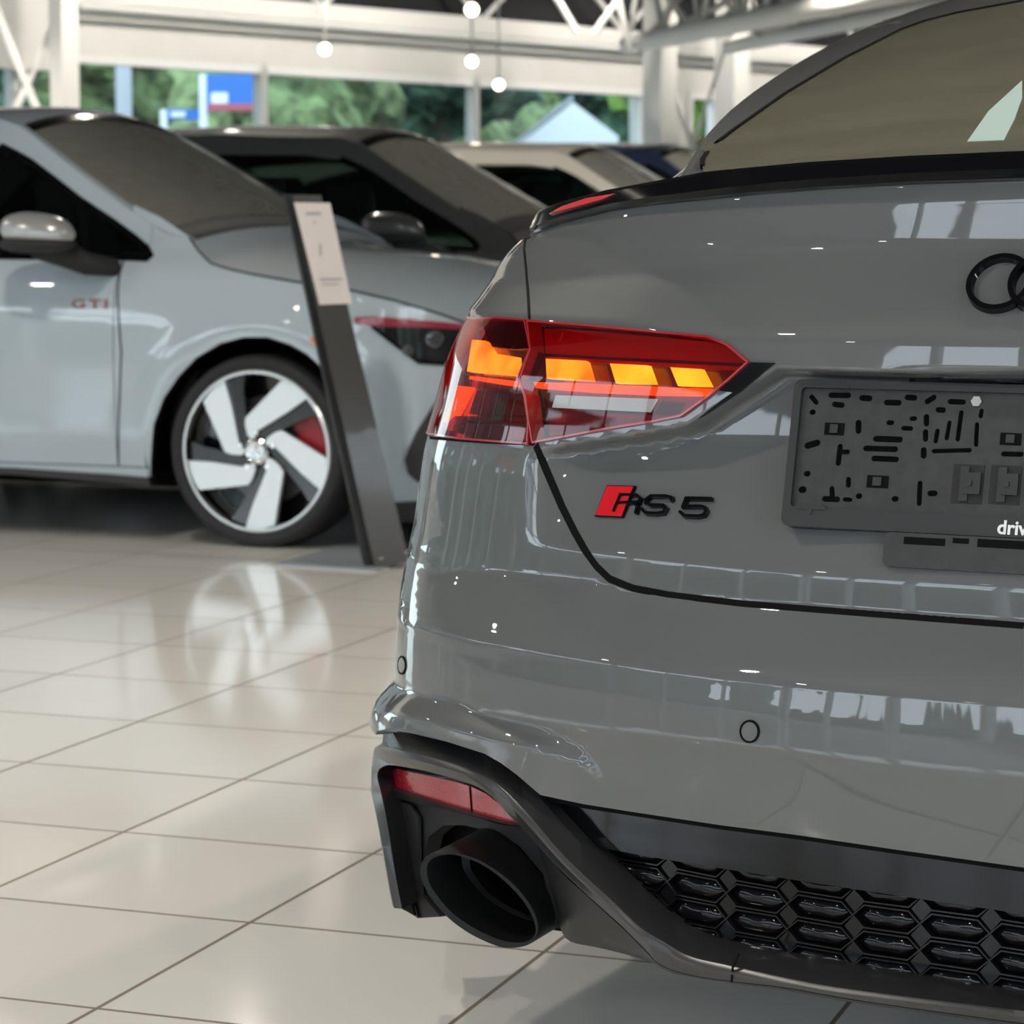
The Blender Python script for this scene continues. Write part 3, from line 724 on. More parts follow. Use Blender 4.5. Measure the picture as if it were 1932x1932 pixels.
# ---- rings emblem
def circ_on(S,cx,cy,rx,ry,n=40): return S.inv([(cx+rx*math.cos(t),cy+ry*math.sin(t)) for t in np.linspace(0,2*math.pi,n+1)[:-1]])
c0=RS.inv([(1888,538)])[0]; Pc=RS.at([c0])[0]; Nc=RS.nrm([c0[0]],[c0[1]])[0]; Lh=CL-Nc*(CL@Nc); Lh/=np.linalg.norm(Lh); Uh=np.cross(Nc,Lh); Uh*=np.sign(Uh[2])
em=MB(); R0=.0325
for i in range(4):
    t=np.linspace(0,2*math.pi,65)[:-1]; cc=Pc-Lh*(.0455*i)
    P=cc+R0*(np.cos(t)[:,None]*Lh+np.sin(t)[:,None]*Uh)+Nc*(.004+.0008*(i%2)); em.ribbon(P,np.tile(Nc,(64,1)),.0042,-.006,.004,closed=True,taper=.3)
em.mk('ring_emblem','gloss_black',car,sharp=30)
# ---- RS 5 badge
pts=CB([(410,345),(738,352),(590,715),(270,700)]); ab=SP_(RS,pts,6,True); bd=patch('model_badge',ab,RS,'gloss_black',car,.006,.003,.003,label='red and black letter badge')
ab=SP_(RS,CB([(418,356),(712,362),(576,704),(284,690)]),6,True)
patch('red_field',ab,RS,'badge_red',bd,.006,.0040,.0015)
def stroke(px,w_):
    P,N=line3(RS,CB(px),3); mb.ribbon(P,N,w_,0,.0062,taper=.3)
mb=MB(); W_=.0024
stroke([(495,655),(575,460),(760,462),(800,500),(780,545),(540,553)],W_*.85); stroke([(720,553),(765,590),(745,675)],W_*.85)
stroke([(1160,530),(1150,490),(1090,475),(920,475),(865,515),(865,560),(920,578),(1060,580),(1090,615),(1060,665),(980,675),(860,668),(815,620)],W_)
stroke([(1610,505),(1320,500),(1285,592),(1480,592),(1530,605),(1550,645),(1520,690),(1460,705),(1300,700),(1245,650)],W_)
mb.mk('letters','gloss_black',bd,sharp=30)
# ---- number plate holder: a flat moulded frame on the slanted recess
O=RS.at(RS.inv([(1500,860)]))[0]-CF*.033; th=math.radians(14)
Dn=-CF*math.sin(th)+np.array([0,0,-math.cos(th)]); HN=np.cross(CL,Dn); HN*=-np.sign(HN@CF)
PS=Surf(lambda a,b:O+CL*np.asarray(a)[...,None]*-1+Dn*np.asarray(b)[...,None],(-.15,.60),(-.2,.25),120,80)
PS.sign=1
if (PS.nrm([0],[0])[0]@HN)<0: PS.sign=-1
PS.vis[:]=True
def pinv(px): 
    P=on_plane(px,O,HN); return np.stack([-(P-O)@CL,(P-O)@Dn],1)
H=pinv([(1505,716),(1472,992)]); hl=.53
def rrect(x0,y0,x1,y1,r,n=5):
    o=[]
    for cx,cy,a0 in ((x1-r,y0+r,-90),(x1-r,y1-r,0),(x0+r,y1-r,90),(x0+r,y0+r,180)):
        for k in range(n+1):
            a=math.radians(a0+90*k/n); o.append((cx+r*math.cos(a),cy+r*math.sin(a)))
    return np.array(o)
x0,y0=H[0]; y1=H[1][1]; x0=(H[0][0]+H[1][0])/2
hold=patch('plate_holder',rrect(x0,y0,x0+hl,y1,.009),PS,'gap_black',car,.05,-.007,.005)
iy=pinv([(1500,957)])[0][1]
fr=patch('holder_frame',rrect(x0,y0,x0+hl,y1,.009),PS,'satin_black',hold,.05,.004,.014,holes=[rrect(x0+.009,y0+.009,x0+hl-.009,iy,.005)])
def slot(x,y,x2,y2,w_): # rounded slot between two crop points
    p,q=pinv(C6([(x,y),(x2,y2)])); d=q-p; L=np.linalg.norm(d); d=d/L if L>1e-6 else np.array([1.,0]); r=w_/2/2.884/1900.; 
    p=p-0*d; nn=np.array([-d[1],d[0]]); o=[]
    a0=math.atan2(d[1],d[0])
    for k in range(7): a=a0-math.pi/2+math.pi*k/6; o.append(q+r*np.array([math.cos(a),math.sin(a)]))
    for k in range(7): a=a0+math.pi/2+math.pi*k/6; o.append(p+r*np.array([math.cos(a),math.sin(a)]))
    return np.array(o)
SL=[(365,850,460,852,34),(385,900,425,905,34),(425,915,425,965,40),(260,860,285,890,30),(535,865,575,868,36),(668,890,735,892,34),(780,862,820,865,34),(925,862,890,885,34),(1015,885,1085,888,32),
 (262,943,268,943,32),(515,1000,515,1045,36),(680,1000,696,1000,30),(805,978,822,978,28),(760,1030,800,1032,28),(610,1088,740,1092,36),(555,1140,715,1145,34),(600,1195,720,1200,34),
 (238,1125,290,1110,40),(310,1130,305,1200,34),(415,1130,405,1220,34),(430,1160,455,1160,30),(232,1278,240,1278,34),(205,1365,215,1365,40),(460,1310,460,1340,32),(370,1360,372,1400,32),(330,1415,400,1418,34),(515,1400,520,1400,34),(440,1418,470,1420,26),(710,1415,718,1415,34),
 (885,968,885,1005,34),(880,1050,880,1090,32),(945,1045,935,1100,28),(950,930,975,932,34),(1075,945,1055,1090,28),(1160,1010,1155,1120,26),(870,1150,870,1180,36),(925,1155,1120,1150,26),(865,1220,865,1265,44),(850,1330,845,1440,30),(905,1385,930,1385,34),(1010,1000,995,1085,26),(1185,935,1180,965,26),(1305,1170,1400,1172,30)]
holes=[slot(*s) for s in SL]
ix1=x0+hl-.008
sheet=rrect(x0+.008,y0+.008,ix1,iy+.002,.004)
used=[]; 
for h in holes:
    c=h.mean(0)
    if all(np.linalg.norm(h[:,None]-u[None],axis=2).min()>.0012 and not inpoly(h.mean(0)[None],u)[0] for u in used): used.append(h)
# repeat the pattern mirrored on the hidden half
hold2=patch('holder_grid',sheet,PS,'plate_plastic',hold,.05,-.002,.0045,holes=used)
dk_=MB()
for (x,y,sx,sy) in ((385,1035,100,70),(620,1322,110,72),(1345,1090,110,70)):
    p=pinv(C6([(x-sx/2,y-sy/2),(x+sx/2,y+sy/2)])); (a0,b0),(a1,b1)=p
    for (aa,bb,cc,dd,m_,h_) in ((a0,b0,a1,b1,'gap_black',-.001),(a0+(a1-a0)*.3,b0+.002,a1-(a1-a0)*.3,b1-.002,'satin_black',.0015)):
        patch('holder_clip',np.array([(aa,bb),(cc,bb),(cc,dd),(aa,dd)]),PS,m_,hold,.05,h_,.003)
for (x,y) in ((1110,1335),(1315,1340)):
    for (dx,dy,sx,sy,m_,h_) in ((0,0,150,220,'matte_black',-.0012),(-15,0,30,190,'satin_black',.002),(30,0,80,120,'satin_black',.004),(18,0,22,30,'plate_plastic',.007)):
        p=pinv(C6([(x+dx-sx/2,y+dy-sy/2),(x+dx+sx/2,y+dy+sy/2)])); (aa,bb),(cc,dd)=p
        patch('holder_clip',np.array([(aa,bb),(cc,bb),(cc,dd),(aa,dd)]),PS,m_,hold,.05,h_,.004)
for px in ([(305,790),(330,800),(395,802),(420,788),(475,800),(480,822),(305,815)],[(175,1462),(205,1443),(320,1450),(352,1470),(345,1480),(275,1478),(268,1505),(248,1505),(245,1478),(185,1472)]):
    patch('holder_latch',pinv(C6(px)),PS,'satin_black',hold,.05,.0055,.004)
# bolt
bc=pinv(C6([(1163,888)]))[0]; hx=np.array([bc+.0060*np.array([math.cos(a),math.sin(a)]) for a in np.linspace(0,2*math.pi,7)[:-1]])
patch('bolt',hx,PS,'bolt_zinc',hold,.05,.003,.006)
# lettering on the lower edge
cu=bpy.data.curves.new('lettering','FONT'); cu.body='drive'; cu.size=.0205; cu.offset=.0005; cu.extrude=.0004
to=bpy.data.objects.new('lettering',cu); COL.objects.link(to); dg=bpy.context.evaluated_depsgraph_get(); me=to.evaluated_get(dg).to_mesh()
tb=pinv([(1883,1008)])[0]; V=[PS.at([(tb[0]+v.co.x*1.0,tb[1]-v.co.y)],.0052+v.co.z)[0] for v in me.vertices]; F=[tuple(p.vertices) for p in me.polygons]
COL.objects.unlink(to); bpy.data.objects.remove(to); mk('lettering',V,F,'white_print',hold,False)
# bracket below the holder
b0=pinv([(1674,1005),(1674,1070)]); patch('holder_bracket',rrect(b0[0][0],b0[0][1],b0[0][0]+.30,b0[1][1],.008),PS,'plate_plastic',hold,.05,.008,.03)
for a_,b_ in ((C6([(780,1628)])[0],C6([(1000,1680)])[0]),(C6([(1045,1635)])[0],C6([(1130,1668)])[0]),(C6([(1180,1640)])[0],C6([(1460,1700)])[0])):
    p=pinv([a_,b_]); patch('bracket_slot',np.array([p[0],(p[1][0],p[0][1]),p[1],(p[0][0],p[1][1])]),PS,'gap_black',hold,.05,.0086,.002)
# glossy black handle strip under the lip
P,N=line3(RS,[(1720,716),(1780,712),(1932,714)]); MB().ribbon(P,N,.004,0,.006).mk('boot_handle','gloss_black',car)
# ---- lower valance: black band, honeycomb, carbon trim
DB={d:fixsign(Surf(base_f(d),(-.02,AC+.45),(.10,.60),260,140),.4,.35) for d in (-.012,-.004,.010,.022,.034,.045,.05,.06,.075,.10)}
band=to0(SP_(DB[.034],C8([(-185,125),(0,155),(240,190),(600,240),(930,285),(1400,352),(1932,430)])))
bandl=to0(SP_(DB[.034],C8([(10,330),(120,355),(340,395),(620,440),(1000,500),(1500,575),(1932,638)])))
pl=np.vstack([band,bandl[::-1]]); patch('valance_band',pl,DB[.034],'gloss_black',car,(.02,.008),0,.02,mirror=mir)
P,N=line3(DB[.022],[(1020,1503),(1100,1520),(1360,1560),(1500,1578),(1690,1606),(1932,1640)]); MB().ribbon(P,N,.003,-.012,.0).mk('panel_gap','gap_black',car)
back=SP_(DB[.06],C8([(0,320),(120,350),(340,385),(620,430),(1000,490),(1500,565),(1980,640)])); backl=SP_(DB[.06],C8([(0,345),(160,500),(300,640),(450,745),(660,815),(1100,900),(1980,1050)]))
pl=np.vstack([to0(back),to0(backl)[::-1]]); patch('grille_back','x' and pl,DB[.06],'gap_black',car,(.02,.01),0,.01,mirror=mir)
# honeycomb: elongated hexagons with small diamonds between
GSf=DB[.045]
tips={0:[(110,450),(370,495),(628,546),(895,592),(1182,640),(1476,680),(1782,722),(2090,770)]}
T0=GSf.inv(C8(tips[0])); dn=GSf.inv(C8([(388,612),(905,705),(1790,842)])); 
dz=np.interp(T0[:,0],[dn[2][0],dn[1][0],dn[0][0]],[dn[2][1]-T0[6,1],dn[1][1]-T0[3,1],dn[0][1]-T0[1,1]])
cells=[]
gb=MB(); gp=MB(); gd=MB(); nC=0
topl=to0(SP_(GSf,C8([(0,322),(120,352),(340,390),(620,436),(1000,496),(1500,570),(1980,640)]))); botl=to0(SP_(GSf,C8([(0,345),(160,500),(300,640),(450,745),(660,815),(1100,900),(1980,1050)])))
zt_at=lambda a: np.interp(a,topl[::-1,0],topl[::-1,1]); zb_at=lambda a: np.interp(a,botl[::-1,0],botl[::-1,1])
grille=root('grille_mesh_tmp',(0,0,0)) if False else None
def hexring(i,j):
    A=T0[i]+np.array([0,dz[i]*j]); B=T0[i+1]+np.array([0,dz[i+1]*j]); d=B-A; h=np.array([0,-dz[i]*.5])
    return np.array([A,A+d*.17+h*.86,A+d*.17*1+d*.0+h*.86,B-d*.17+h*.86,B,B-d*.17-h*.86,A+d*.17-h*.86])[[0,1,3,4,5,6]]
for j in range(-1,3):
    for i in range(0,7):
        ring=hexring(i,j); c=ring.mean(0)
        ok=(ring[:,1]<zt_at(ring[:,0])+.004)&(ring[:,1]>zb_at(ring[:,0])+.004)
        if ok.sum()<2 or c[1]>zt_at(c[0])+.012: continue
        ring[:,1]=np.clip(ring[:,1],zb_at(ring[:,0])+.004,zt_at(ring[:,0])+.002)
        rd=dens(np.vstack([ring,ring[:1]]),.01)[:-1]; ctr=ring.mean(0)
        P=GSf.at(rd,0);N=GSf.nrm(rd[:,0],rd[:,1]); gb.ribbon(P,N,.0017,-.012,.001,closed=True,taper=.5)
        inn=[GSf.at(ctr+(rd-ctr)*k_,h_) for k_,h_ in ((.97,-.010),(.80,-.004),(.55,-.001),(.2,0.0))]
        MB().loft(inn,closed=True).add(inn[-1],[tuple(range(len(rd)))]).mk('grille_cell','gloss_black',car,sharp=60); nC+=1
gb.mk('grille_mesh','gloss_black',car,sharp=30)
for j in range(-1,2):
    for i in range(0,7):
        A=T0[i]+np.array([0,dz[i]*j]);B=T0[i]+np.array([0,dz[i]*(j+1)]); w2=.17*(T0[min(i+1,6)]-T0[min(i,5)])
        if B[1]<zb_at(B[0])+.004 or A[1]>zt_at(A[0])+.01: continue
        q=np.array([A,(A+B)/2+w2*.95,B,(A+B)/2-w2*.95]); q[:,1]=np.minimum(q[:,1],zt_at(q[:,0])+.003)
        q=(q-q.mean(0))*.9+q.mean(0); P=GSf.at(q,-.003); P2=GSf.at(q,-.012); MB().loft([P2,P],closed=True).add(P,[(0,1,2,3)]).mk('grille_diamond','gloss_black',car,smooth=False)
# carbon trim that frames the tail pipe and runs under the grille
OUT=C7([(200,1195),(175,1060),(115,720),(60,450),(40,330),(45,240),(78,160),(110,112),(160,92),(300,112),(540,167),(780,242),(880,297),(980,372),(1090,472),(1150,542),(1290,702),(1430,852)])+C8([(130,470),(300,632),(450,737),(660,803),(1100,883),(1932,1022)])
RID=C7([(205,1197),(178,1060),(116,720),(62,450),(42,330),(50,270),(80,215),(110,198),(200,203),(440,262),(640,322),(760,377),(860,432),(960,522),(1080,652),(1250,852),(1400,1002),(1600,1182),(1770,1342)])+C8([(371,771),(480,828),(660,868),(900,920),(1200,972),(1932,1062)])
INN=C7([(262,1215),(225,1030),(172,700),(128,480),(108,400),(112,345),(150,318),(200,312),(400,347),(600,402),(730,447),(830,512),(930,622),(1010,702),(1250,962),(1430,1132),(1640,1322),(1800,1482)])+C8([(335,857),(460,902),(655,932),(900,962),(1250,1022),(1932,1117)])
def res(P,n=220):
    P=spl(P,6); L=np.concatenate([[0],np.cumsum(np.linalg.norm(np.diff(P,axis=0),axis=1))]); t=np.linspace(0,L[-1],n); return np.stack([np.interp(t,L,P[:,k]) for k in range(P.shape[1])],1)
def lin3(px,d,n=220,a0=None):
    S=DB[d]; q=res(np.array(px),n); ab=S.inv(q); return S.at(ab,0)
o3=lin3(OUT,.010); r3=lin3(RID,-.012); i3=lin3(INN,-.004)
def toC(P): 
    d=(P[-1]-CO)@CL; dirn=(P[-1]-P[-8]); dirn/=-(dirn@CL); return np.vstack([P,P[-1]+dirn*d*np.array([1,1,.6])])
o3,r3,i3=map(toC,(o3,r3,i3))
mid1=(r3*.65+i3*.35)-CF*.006; i3b=i3+CF*.05; o3b=o3+CF*.04
fac=MB().loft([o3b,o3,r3*.97+o3*.03]); 
def both(mb):
    V=np.array(mb.V); k=len(V); mb.V+= [tuple(v) for v in mir(V)]; mb.F+=[tuple(i+k for i in f[::-1]) for f in mb.F[:]]; return mb
both(fac).mk('diffuser_trim','carbon',car,sharp=40,label='carbon-weave upper face of the trim')
both(MB().loft([r3*.97+o3*.03,r3,mid1,i3*.92+r3*.08,i3,i3b])).mk('diffuser_trim','trim_satin',car,sharp=50)
# split line in the trim at the grille
sp_=C8([(690,808),(662,868),(657,930)]); P=np.vstack([DB[-.012].at(DB[-.012].inv(sp_[:2]),.0),DB[-.004].at(DB[-.004].inv(sp_[2:]),0.)]); MB().tube(P-CF*.004,.0012,6).mk('panel_gap','gap_black',car)
# lower lip behind the trim
lipa=C7([(1100,760),(1250,970),(1430,1140),(1640,1330),(1800,1490)])+C8([(335,860),(460,905),(655,935),(900,965),(1250,1025),(1932,1120)])
lipb=C7([(1180,1000),(1235,1250),(1270,1370),(1330,1425),(1500,1460),(1700,1510),(1850,1560)])+C8([(420,905),(655,940),(900,975),(1250,1035),(1932,1132)])
A_=DB[.022].at(DB[.022].inv(res(np.array(lipa),90)));B_=DB[.05].at(DB[.05].inv(res(np.array(lipb),90)))
both(MB().loft([A_,A_*.5+B_*.5-CF*.004,B_,B_+CF*.25+np.array([0,0,.02])])).mk('diffuser_lip','satin_black',car,sharp=60)
# pocket behind the trim: panel, reflector, shelf, fins
S5=DB[.05]
pocket=C7([(120,430),(105,370),(130,318),(200,308),(400,345),(600,400),(730,445),(830,510),(930,622),(1010,702),(1250,962),(1300,1020),(1240,1260),(1225,1340),(1150,1000),(1000,820),(850,735),(650,690),(520,690),(430,760),(400,880),(420,1120),(525,1262),(360,1272),(265,1215),(225,1030),(172,700)])
patch('exhaust_surround',SP_(S5,pocket,6,True),S5,'matte_black',car,.012,0,.02)
patch('exhaust_cavity',SP_(DB[.10],C7([(380,660),(700,640),(1000,760),(1200,980),(1290,1300),(1290,1360),(900,1300),(560,1250),(420,1250),(390,1000)]),8,True),DB[.10],'gap_black',car,.02,.0,.01)
rf=SP_(DB[.034],C7([(148,400),(165,352),(200,332),(400,372),(600,418),(700,448),(790,492),(880,560),(980,665),(985,680),(860,655),(700,612),(400,520),(200,450),(150,420)]),4,True)
rfo=patch('rear_reflector',rf,DB[.034],'reflector_red',car,.006,0,.012,label='red reflector strip above the tail pipe')
P,N=line3(DB[.034],C7([(689,445),(696,530),(702,612)])); MB().ribbon(P,N,.0012,0,.001).mk('reflector_joint','gap_black',rfo)
sh1=lin3(C7([(100,445),(125,440),(200,462),(400,530),(700,622),(860,668),(1000,695)]),.022,50); sh2=lin3(C7([(102,470),(140,492),(250,525),(400,562),(700,630),(860,680),(1000,700)]),.034,50)
MB().loft([sh1+CF*.06,sh1,sh2,sh2+CF*.06]).mk('pocket_shelf','satin_black',car,sharp=40)
dark=SP_(DB[.045],C7([(118,490),(205,520),(330,1200),(345,1255),(265,1215),(225,1030),(172,720)]),6,True); patch('pocket_duct',dark,DB[.045],'gap_black',car,.02,.001,.004)
f1=lin3(C7([(212,525),(240,700),(280,930),(320,1120),(362,1270)]),.034,40); f2=lin3(C7([(240,530),(265,700),(305,930),(345,1120),(385,1272)]),.05,40)
MB().loft([f1+CF*.05,f1,f2]).mk('pocket_fin','satin_black',car,sharp=40)
rv=SP_(DB[.045],C7([(225,530),(330,560),(380,640),(385,900),(400,1120),(520,1262),(375,1272),(300,930)]),6,True); patch('pocket_panel',rv,DB[.045],'matte_black',car,.02,0.004,.004)
# tail pipe: oval, slash cut
RIMo=C7([(388,985),(388,940),(405,900),(450,865),(540,848),(640,858),(780,908),(930,1008),(1050,1130),(1120,1250),(1136,1345),(1105,1408),(1035,1448),(950,1457),(860,1440),(700,1365),(560,1262),(460,1145),(405,1050)])
RIMi=C7([(440,985),(442,935),(470,900),(530,876),(620,876),(760,925),(890,1012),(1010,1130),(1085,1245),(1110,1340),(1085,1392),(1030,1412),(960,1412),(870,1390),(730,1325),(600,1235),(510,1135),(455,1050)])
Pr=DB[-.004].at(DB[-.004].inv([(915,1690)]))[0]-CF*.035
pn=CF+.25*CL; pn/=np.linalg.norm(pn)
def ploop(px,n=72):
    c=np.array(px); c=np.vstack([c,c[:1]]); q=res(c,n+1)[:-1]; return on_plane(q,Pr,pn)
ro=ploop(RIMo); ri=ploop(RIMi); cn=ro.mean(0); ax=CF*.97-.0*CL+np.array([0,0,.03])
rows=[cn+(ro-cn)*.97+ax*.32,cn+(ro-cn)*1.0+ax*.12,ro+ax*.012,ro-CF*.001,cn+(ro-cn)*.985-CF*.006,cn+(ri-cn)*1.02-CF*.006,ri,cn+(ri-cn)*.985+ax*.01,cn+(ri-cn)*.93+ax*.10,cn+(ri-cn)*.90+ax*.30]
ex=MB().loft(rows,closed=True); k_=len(rows)-1; ex.F.append(tuple(k_*72+i for i in range(72)))
tp=ex.mk('tail_pipe','pipe_black',car,sharp=50)
rows=[cn+(ri-cn)*k+ax*h for k,h in ((.93,.07),(.80,.075),(.78,.10),(.92,.12))]
MB().loft(rows,closed=True).mk('pipe_insert','pipe_black',tp,sharp=30)
# flanks, wheels, underbody (hidden from here, present from elsewhere)
fl=np.array([(aL,.30),(aL+.25,.30),(aL+.27,.45),(aL+.33,.62),(aL+.45,.71),(aL+.58,.71),(aL+.70,.62),(aL+.77,.45),(aL+.79,.25),(aL+2.2,.22),(aL+2.24,.45),(aL+2.31,.62),(aL+2.45,.71),(aL+2.58,.71),(aL+2.72,.60),(aL+2.80,.40),(aL+2.82,.28),(aL+3.2,.28),(aL+3.2,.70),(aL+2.6,.86),(aL+1.9,.93),(aL,.954)])
FS=Surf(lambda a,z:carpt((Wz(np.asarray(z)+0*np.asarray(a))-.35*sstep((np.asarray(a)-aL-2.4)/1.1)**2)*1.0,AA+(np.asarray(a)-AC),z),(aL,aL+3.2),(.2,1.05),60,20)
FS.sign=1
if FS.nrm([aL+1],[.6])[0]@CL<0: FS.sign=-1
patch('side_panel',dens(np.vstack([fl,fl[:1]]),.05)[:-1],FS,PG,car,.08,0,.01,mirror=mir)
hood=[]
for F,w_,z_ in ((3.55,.80,1.02),(3.9,.78,.97),(4.3,.70,.88),(4.55,.6,.74),(4.62,.5,.45),(4.6,.5,.22)):
    hood.append([carpt(w_*s,F,z_+.04*(1-s*s)) for s in np.linspace(-1,1,15)])
MB().loft(hood).mk('bonnet',PG,car,sharp=40)
box('underbody',CO+CF*2.3+np.array([0,0,.27]),(1.5,4.0,.1),'matte_black',car,np.stack([CL,CF,[0,0,1.]],1))
for sgn in (1,-1):
    for F in (1.06,3.86):
        c=carpt(.80*sgn,F,.345)
        w_=MB().lathe([(.22,-.11),(.30,-.125),(.335,-.11),(.345,-.05),(.345,.05),(.335,.11),(.30,.125),(.22,.11),(.22,-.11)],c,CL,40).mk('wheel','matte_black',car)
        MB().lathe([(.0,.07),(.06,.08),(.2,.06),(.225,.10),(.225,-.1)],c,CL*sgn,30).mk('rim','gloss_black',w_)
# ---------- pale hatchback parked across the hall ----------
mat('paint_white_blue',(.43,.50,.55),rough=.5,coat=1,coatr=.02,spec=.1)
mat('paint_dark',(.095,.093,.09),rough=.5,coat=.8,coatr=.10,spec=.1)
mat('paint_white',(.66,.62,.54),rough=.5,coat=1,coatr=.02,spec=.1)
mat('paint_navy',(.012,.018,.05),rough=.3,coat=1,coatr=.02)
mat('mirror_silver',(.42,.42,.42),rough=.25,coat=.6,metal=.3)
mat('mirror_dark',(.08,.08,.08),rough=.25,coat=.6)
mat('tyre_rubber',(.016,.016,.018),rough=.7)
mat('alloy_face',(.72,.72,.71),rough=.28,metal=.75,spec=.6)
mat('alloy_black',(.008,.008,.009),rough=.15,coat=.6)
mat('caliper_red',(.35,.008,.016),rough=.35)
mat('sill_black',(.03,.03,.033),rough=.5)
mat('amber_plastic',(.62,.14,.02),rough=.3,coat=.5)
mat('lens_dark',(.05,.05,.055),rough=.1,coat=1)
mat('headlamp_dark',(.012,.012,.014),rough=.08,coat=1)
mat('trim_red',(.30,.02,.04),rough=.3,coat=.5)
mat('gti_red',(.42,.14,.15),rough=.4)
mat('chrome',(.8,.8,.8),rough=.12,metal=1)
mat('cabin_black',(.02,.02,.022),rough=.8)
mat('cabin_grey',(.20,.20,.19),rough=.85)
GO=on_plane([(485,1034)],(0,0,0),(0,0,1))[0]
HWd=.93
def gpt(s,w,z): return GO+E1*np.asarray(s,float)[...,None]+E2*np.asarray(w,float)[...,None]+np.array([0,0,1.])*np.asarray(z,float)[...,None]
_t=np.linspace(0,math.pi/2,3001); QS=.36
_cs=QS+.56*np.sin(_t)**(2/2.3); _cw=HWd*(1-np.cos(_t)**(2/2.4)); _cq=QS+np.concatenate([[0],np.cumsum(np.hypot(np.diff(_cs),np.diff(_cw)))])
QE=_cq[-1]
def tumble(z): 
    t=0
    for o,k in ((-.02,.25),(0,.5),(.02,.25)): t=t+k*np.interp(z+o,[0,.10,.2,.35,.6,.72,.80,.86,.90,.93,.96,1.0,1.2,1.4,1.5],[.10,.06,.03,.01,0,.004,.012,.030,.055,.085,.115,.14,.225,.33,.40])
    return t
REAR=-3.3
def side_f(q,z):
    q=np.asarray(q,float);z=np.asarray(z,float);q,z=np.broadcast_arrays(q,z)
    s=np.where(q<QS,q,np.interp(q,_cq,_cs)); w=np.where(q<QS,0,np.interp(q,_cq,_cw))
    w=w+.012*np.clip(-(q+1.2)/2,0,1)**2*4+ .0*q
    t=tumble(z); k=np.clip((QE-q)/(QE-QS),0,1)
    s2=s-(1-k)*t*.8; w2=w+t*np.maximum(k,.15)*(q<QE)
    # rear: taper in plan
    r=np.clip((-2.75-q)/.55,0,1); w2=w2+.30*r**2.5
    # wheel arch lip bulge
    d=np.hypot(q,z-.31); w2=w2-.012*np.exp(-((d-.40)/.07)**2)
    return gpt(s2,w2,z)
GSd=Surf(side_f,(-1.2,QE-.02),(.05,1.42),300,160)
N=GSd.nrm([0.],[.5])[0]; GSd.sign=-1 if N@E2>0 else 1
V_=GSd.f(GSd.A,GSd.B)-np.array([0,0,1.]); GSd.vis=(GSd.nrm(GSd.A,GSd.B)*V_).sum(1)<0
def gmir(V,vec=False):
    V=np.asarray(V); O=0 if vec else GO+E2*HWd; d=(V-O)@E2; return V-2*d[:,None]*E2
G3=lambda p: crop(0,200,2.576,p)
G4=lambda p: crop(280,350,2.576,p)
GSd.mirsep=True
hb=root('hatchback',tuple(GO+E1*-1.2+E2*HWd),-TYAW,'pale blue-white hatchback with machined five-spoke wheels, leftmost and nearest of the row','car')
GP='paint_white_blue'
# key lines in (q,z)
pil_up=GSd.inv(G3([(0,62),(100,98),(180,160),(270,232),(360,303),(450,372),(600,482),(740,580),(830,625),(920,640)]))   # pillar/windscreen edge
glass_up=GSd.inv(G3([(0,192),(80,232),(150,272),(260,355),(380,450),(560,570),(660,645),(710,690),(732,728),(712,745),(600,741)]))
shut=GSd.inv([(357,448),(373,472),(398,497),(430,507),(474,517),(560,532),(660,547),(746,567),(830,592),(886,612)])
# roof line behind the frame
qr,zr=pil_up[0]
roofl=np.array([(-3.25,.98),(-3.05,1.20),(-2.85,1.36),(-2.3,1.40),(-1.7,1.415),(-1.3,1.40)]); roofl=roofl[roofl[:,0]<qr-.12]
TLn=np.vstack([roofl,pil_up,shut[1:]])
o=np.argsort(TLn[:,0]); TLn=TLn[o]
front_top=np.array([(shut[-1,0]+.12,shut[-1,1]-.012),(QE-.05,shut[-1,1]-.03)]); TLf=np.vstack([TLn,front_top])
def arch(cq,r,z0,n=24):
    a=np.linspace(math.pi+.15,-.15,n); return np.stack([cq+r*np.cos(a),.31+r*np.sin(a)*1.0],1)
ar=GSd.inv(crop(0,0,1,[(285,912),(284,870),(290,800),(308,752),(335,712),(370,675),(415,648),(460,636),(505,636),(548,650),(580,668)]))
R0_=np.abs(ar[8,1]-.31)
af=np.array([(ar[-1,0]+.06,ar[-1,1]-.05),(.27,.52),(.325,.42),(.345,.31),(.345,.18)])
fa=np.vstack([ar,af[af[:,0]>ar[-1,0]]])
ra=np.array([(-2.63+.375*math.cos(a),.31+.36*math.sin(a)) for a in np.linspace(math.pi+.2,-.2,24)])
dq=GSd.inv([(233,490)])[0,0]; dqb=GSd.inv([(223,868)])[0]; sill=GSd.inv([(0,872),(120,875),(285,880)])
zs=sill[:,1].mean()
silb=GSd.inv([(0,893),(60,897),(140,906),(200,911),(285,916)])
beltz=glass_up[-1,1]
def D(p,st=.04): p=np.asarray(p,float); return dens(np.vstack([p,p[:1]]),st)[:-1]
# DLO (side glass) outline incl. rear windows
dlo=np.vstack([glass_up,[(-1.0,beltz+.005),(-2.6,beltz+.04),(-2.75,beltz+.08),(-2.55,1.24),(-2.3,1.30),(-1.7,1.33),(glass_up[0,0]-.15,1.325)]])
# fender: from door gap forward
tl=TLf[TLf[:,0]>dq-.001]
hl=GSd.inv([(703,612),(777,668),(790,680),(839,684),(866,660),(884,622),(760,604),(680,600)]);
fen=np.vstack([[(dq,beltz)],glass_up[-2:-1],glass_up[-3:-5:-1],[glass_up[-5]]])
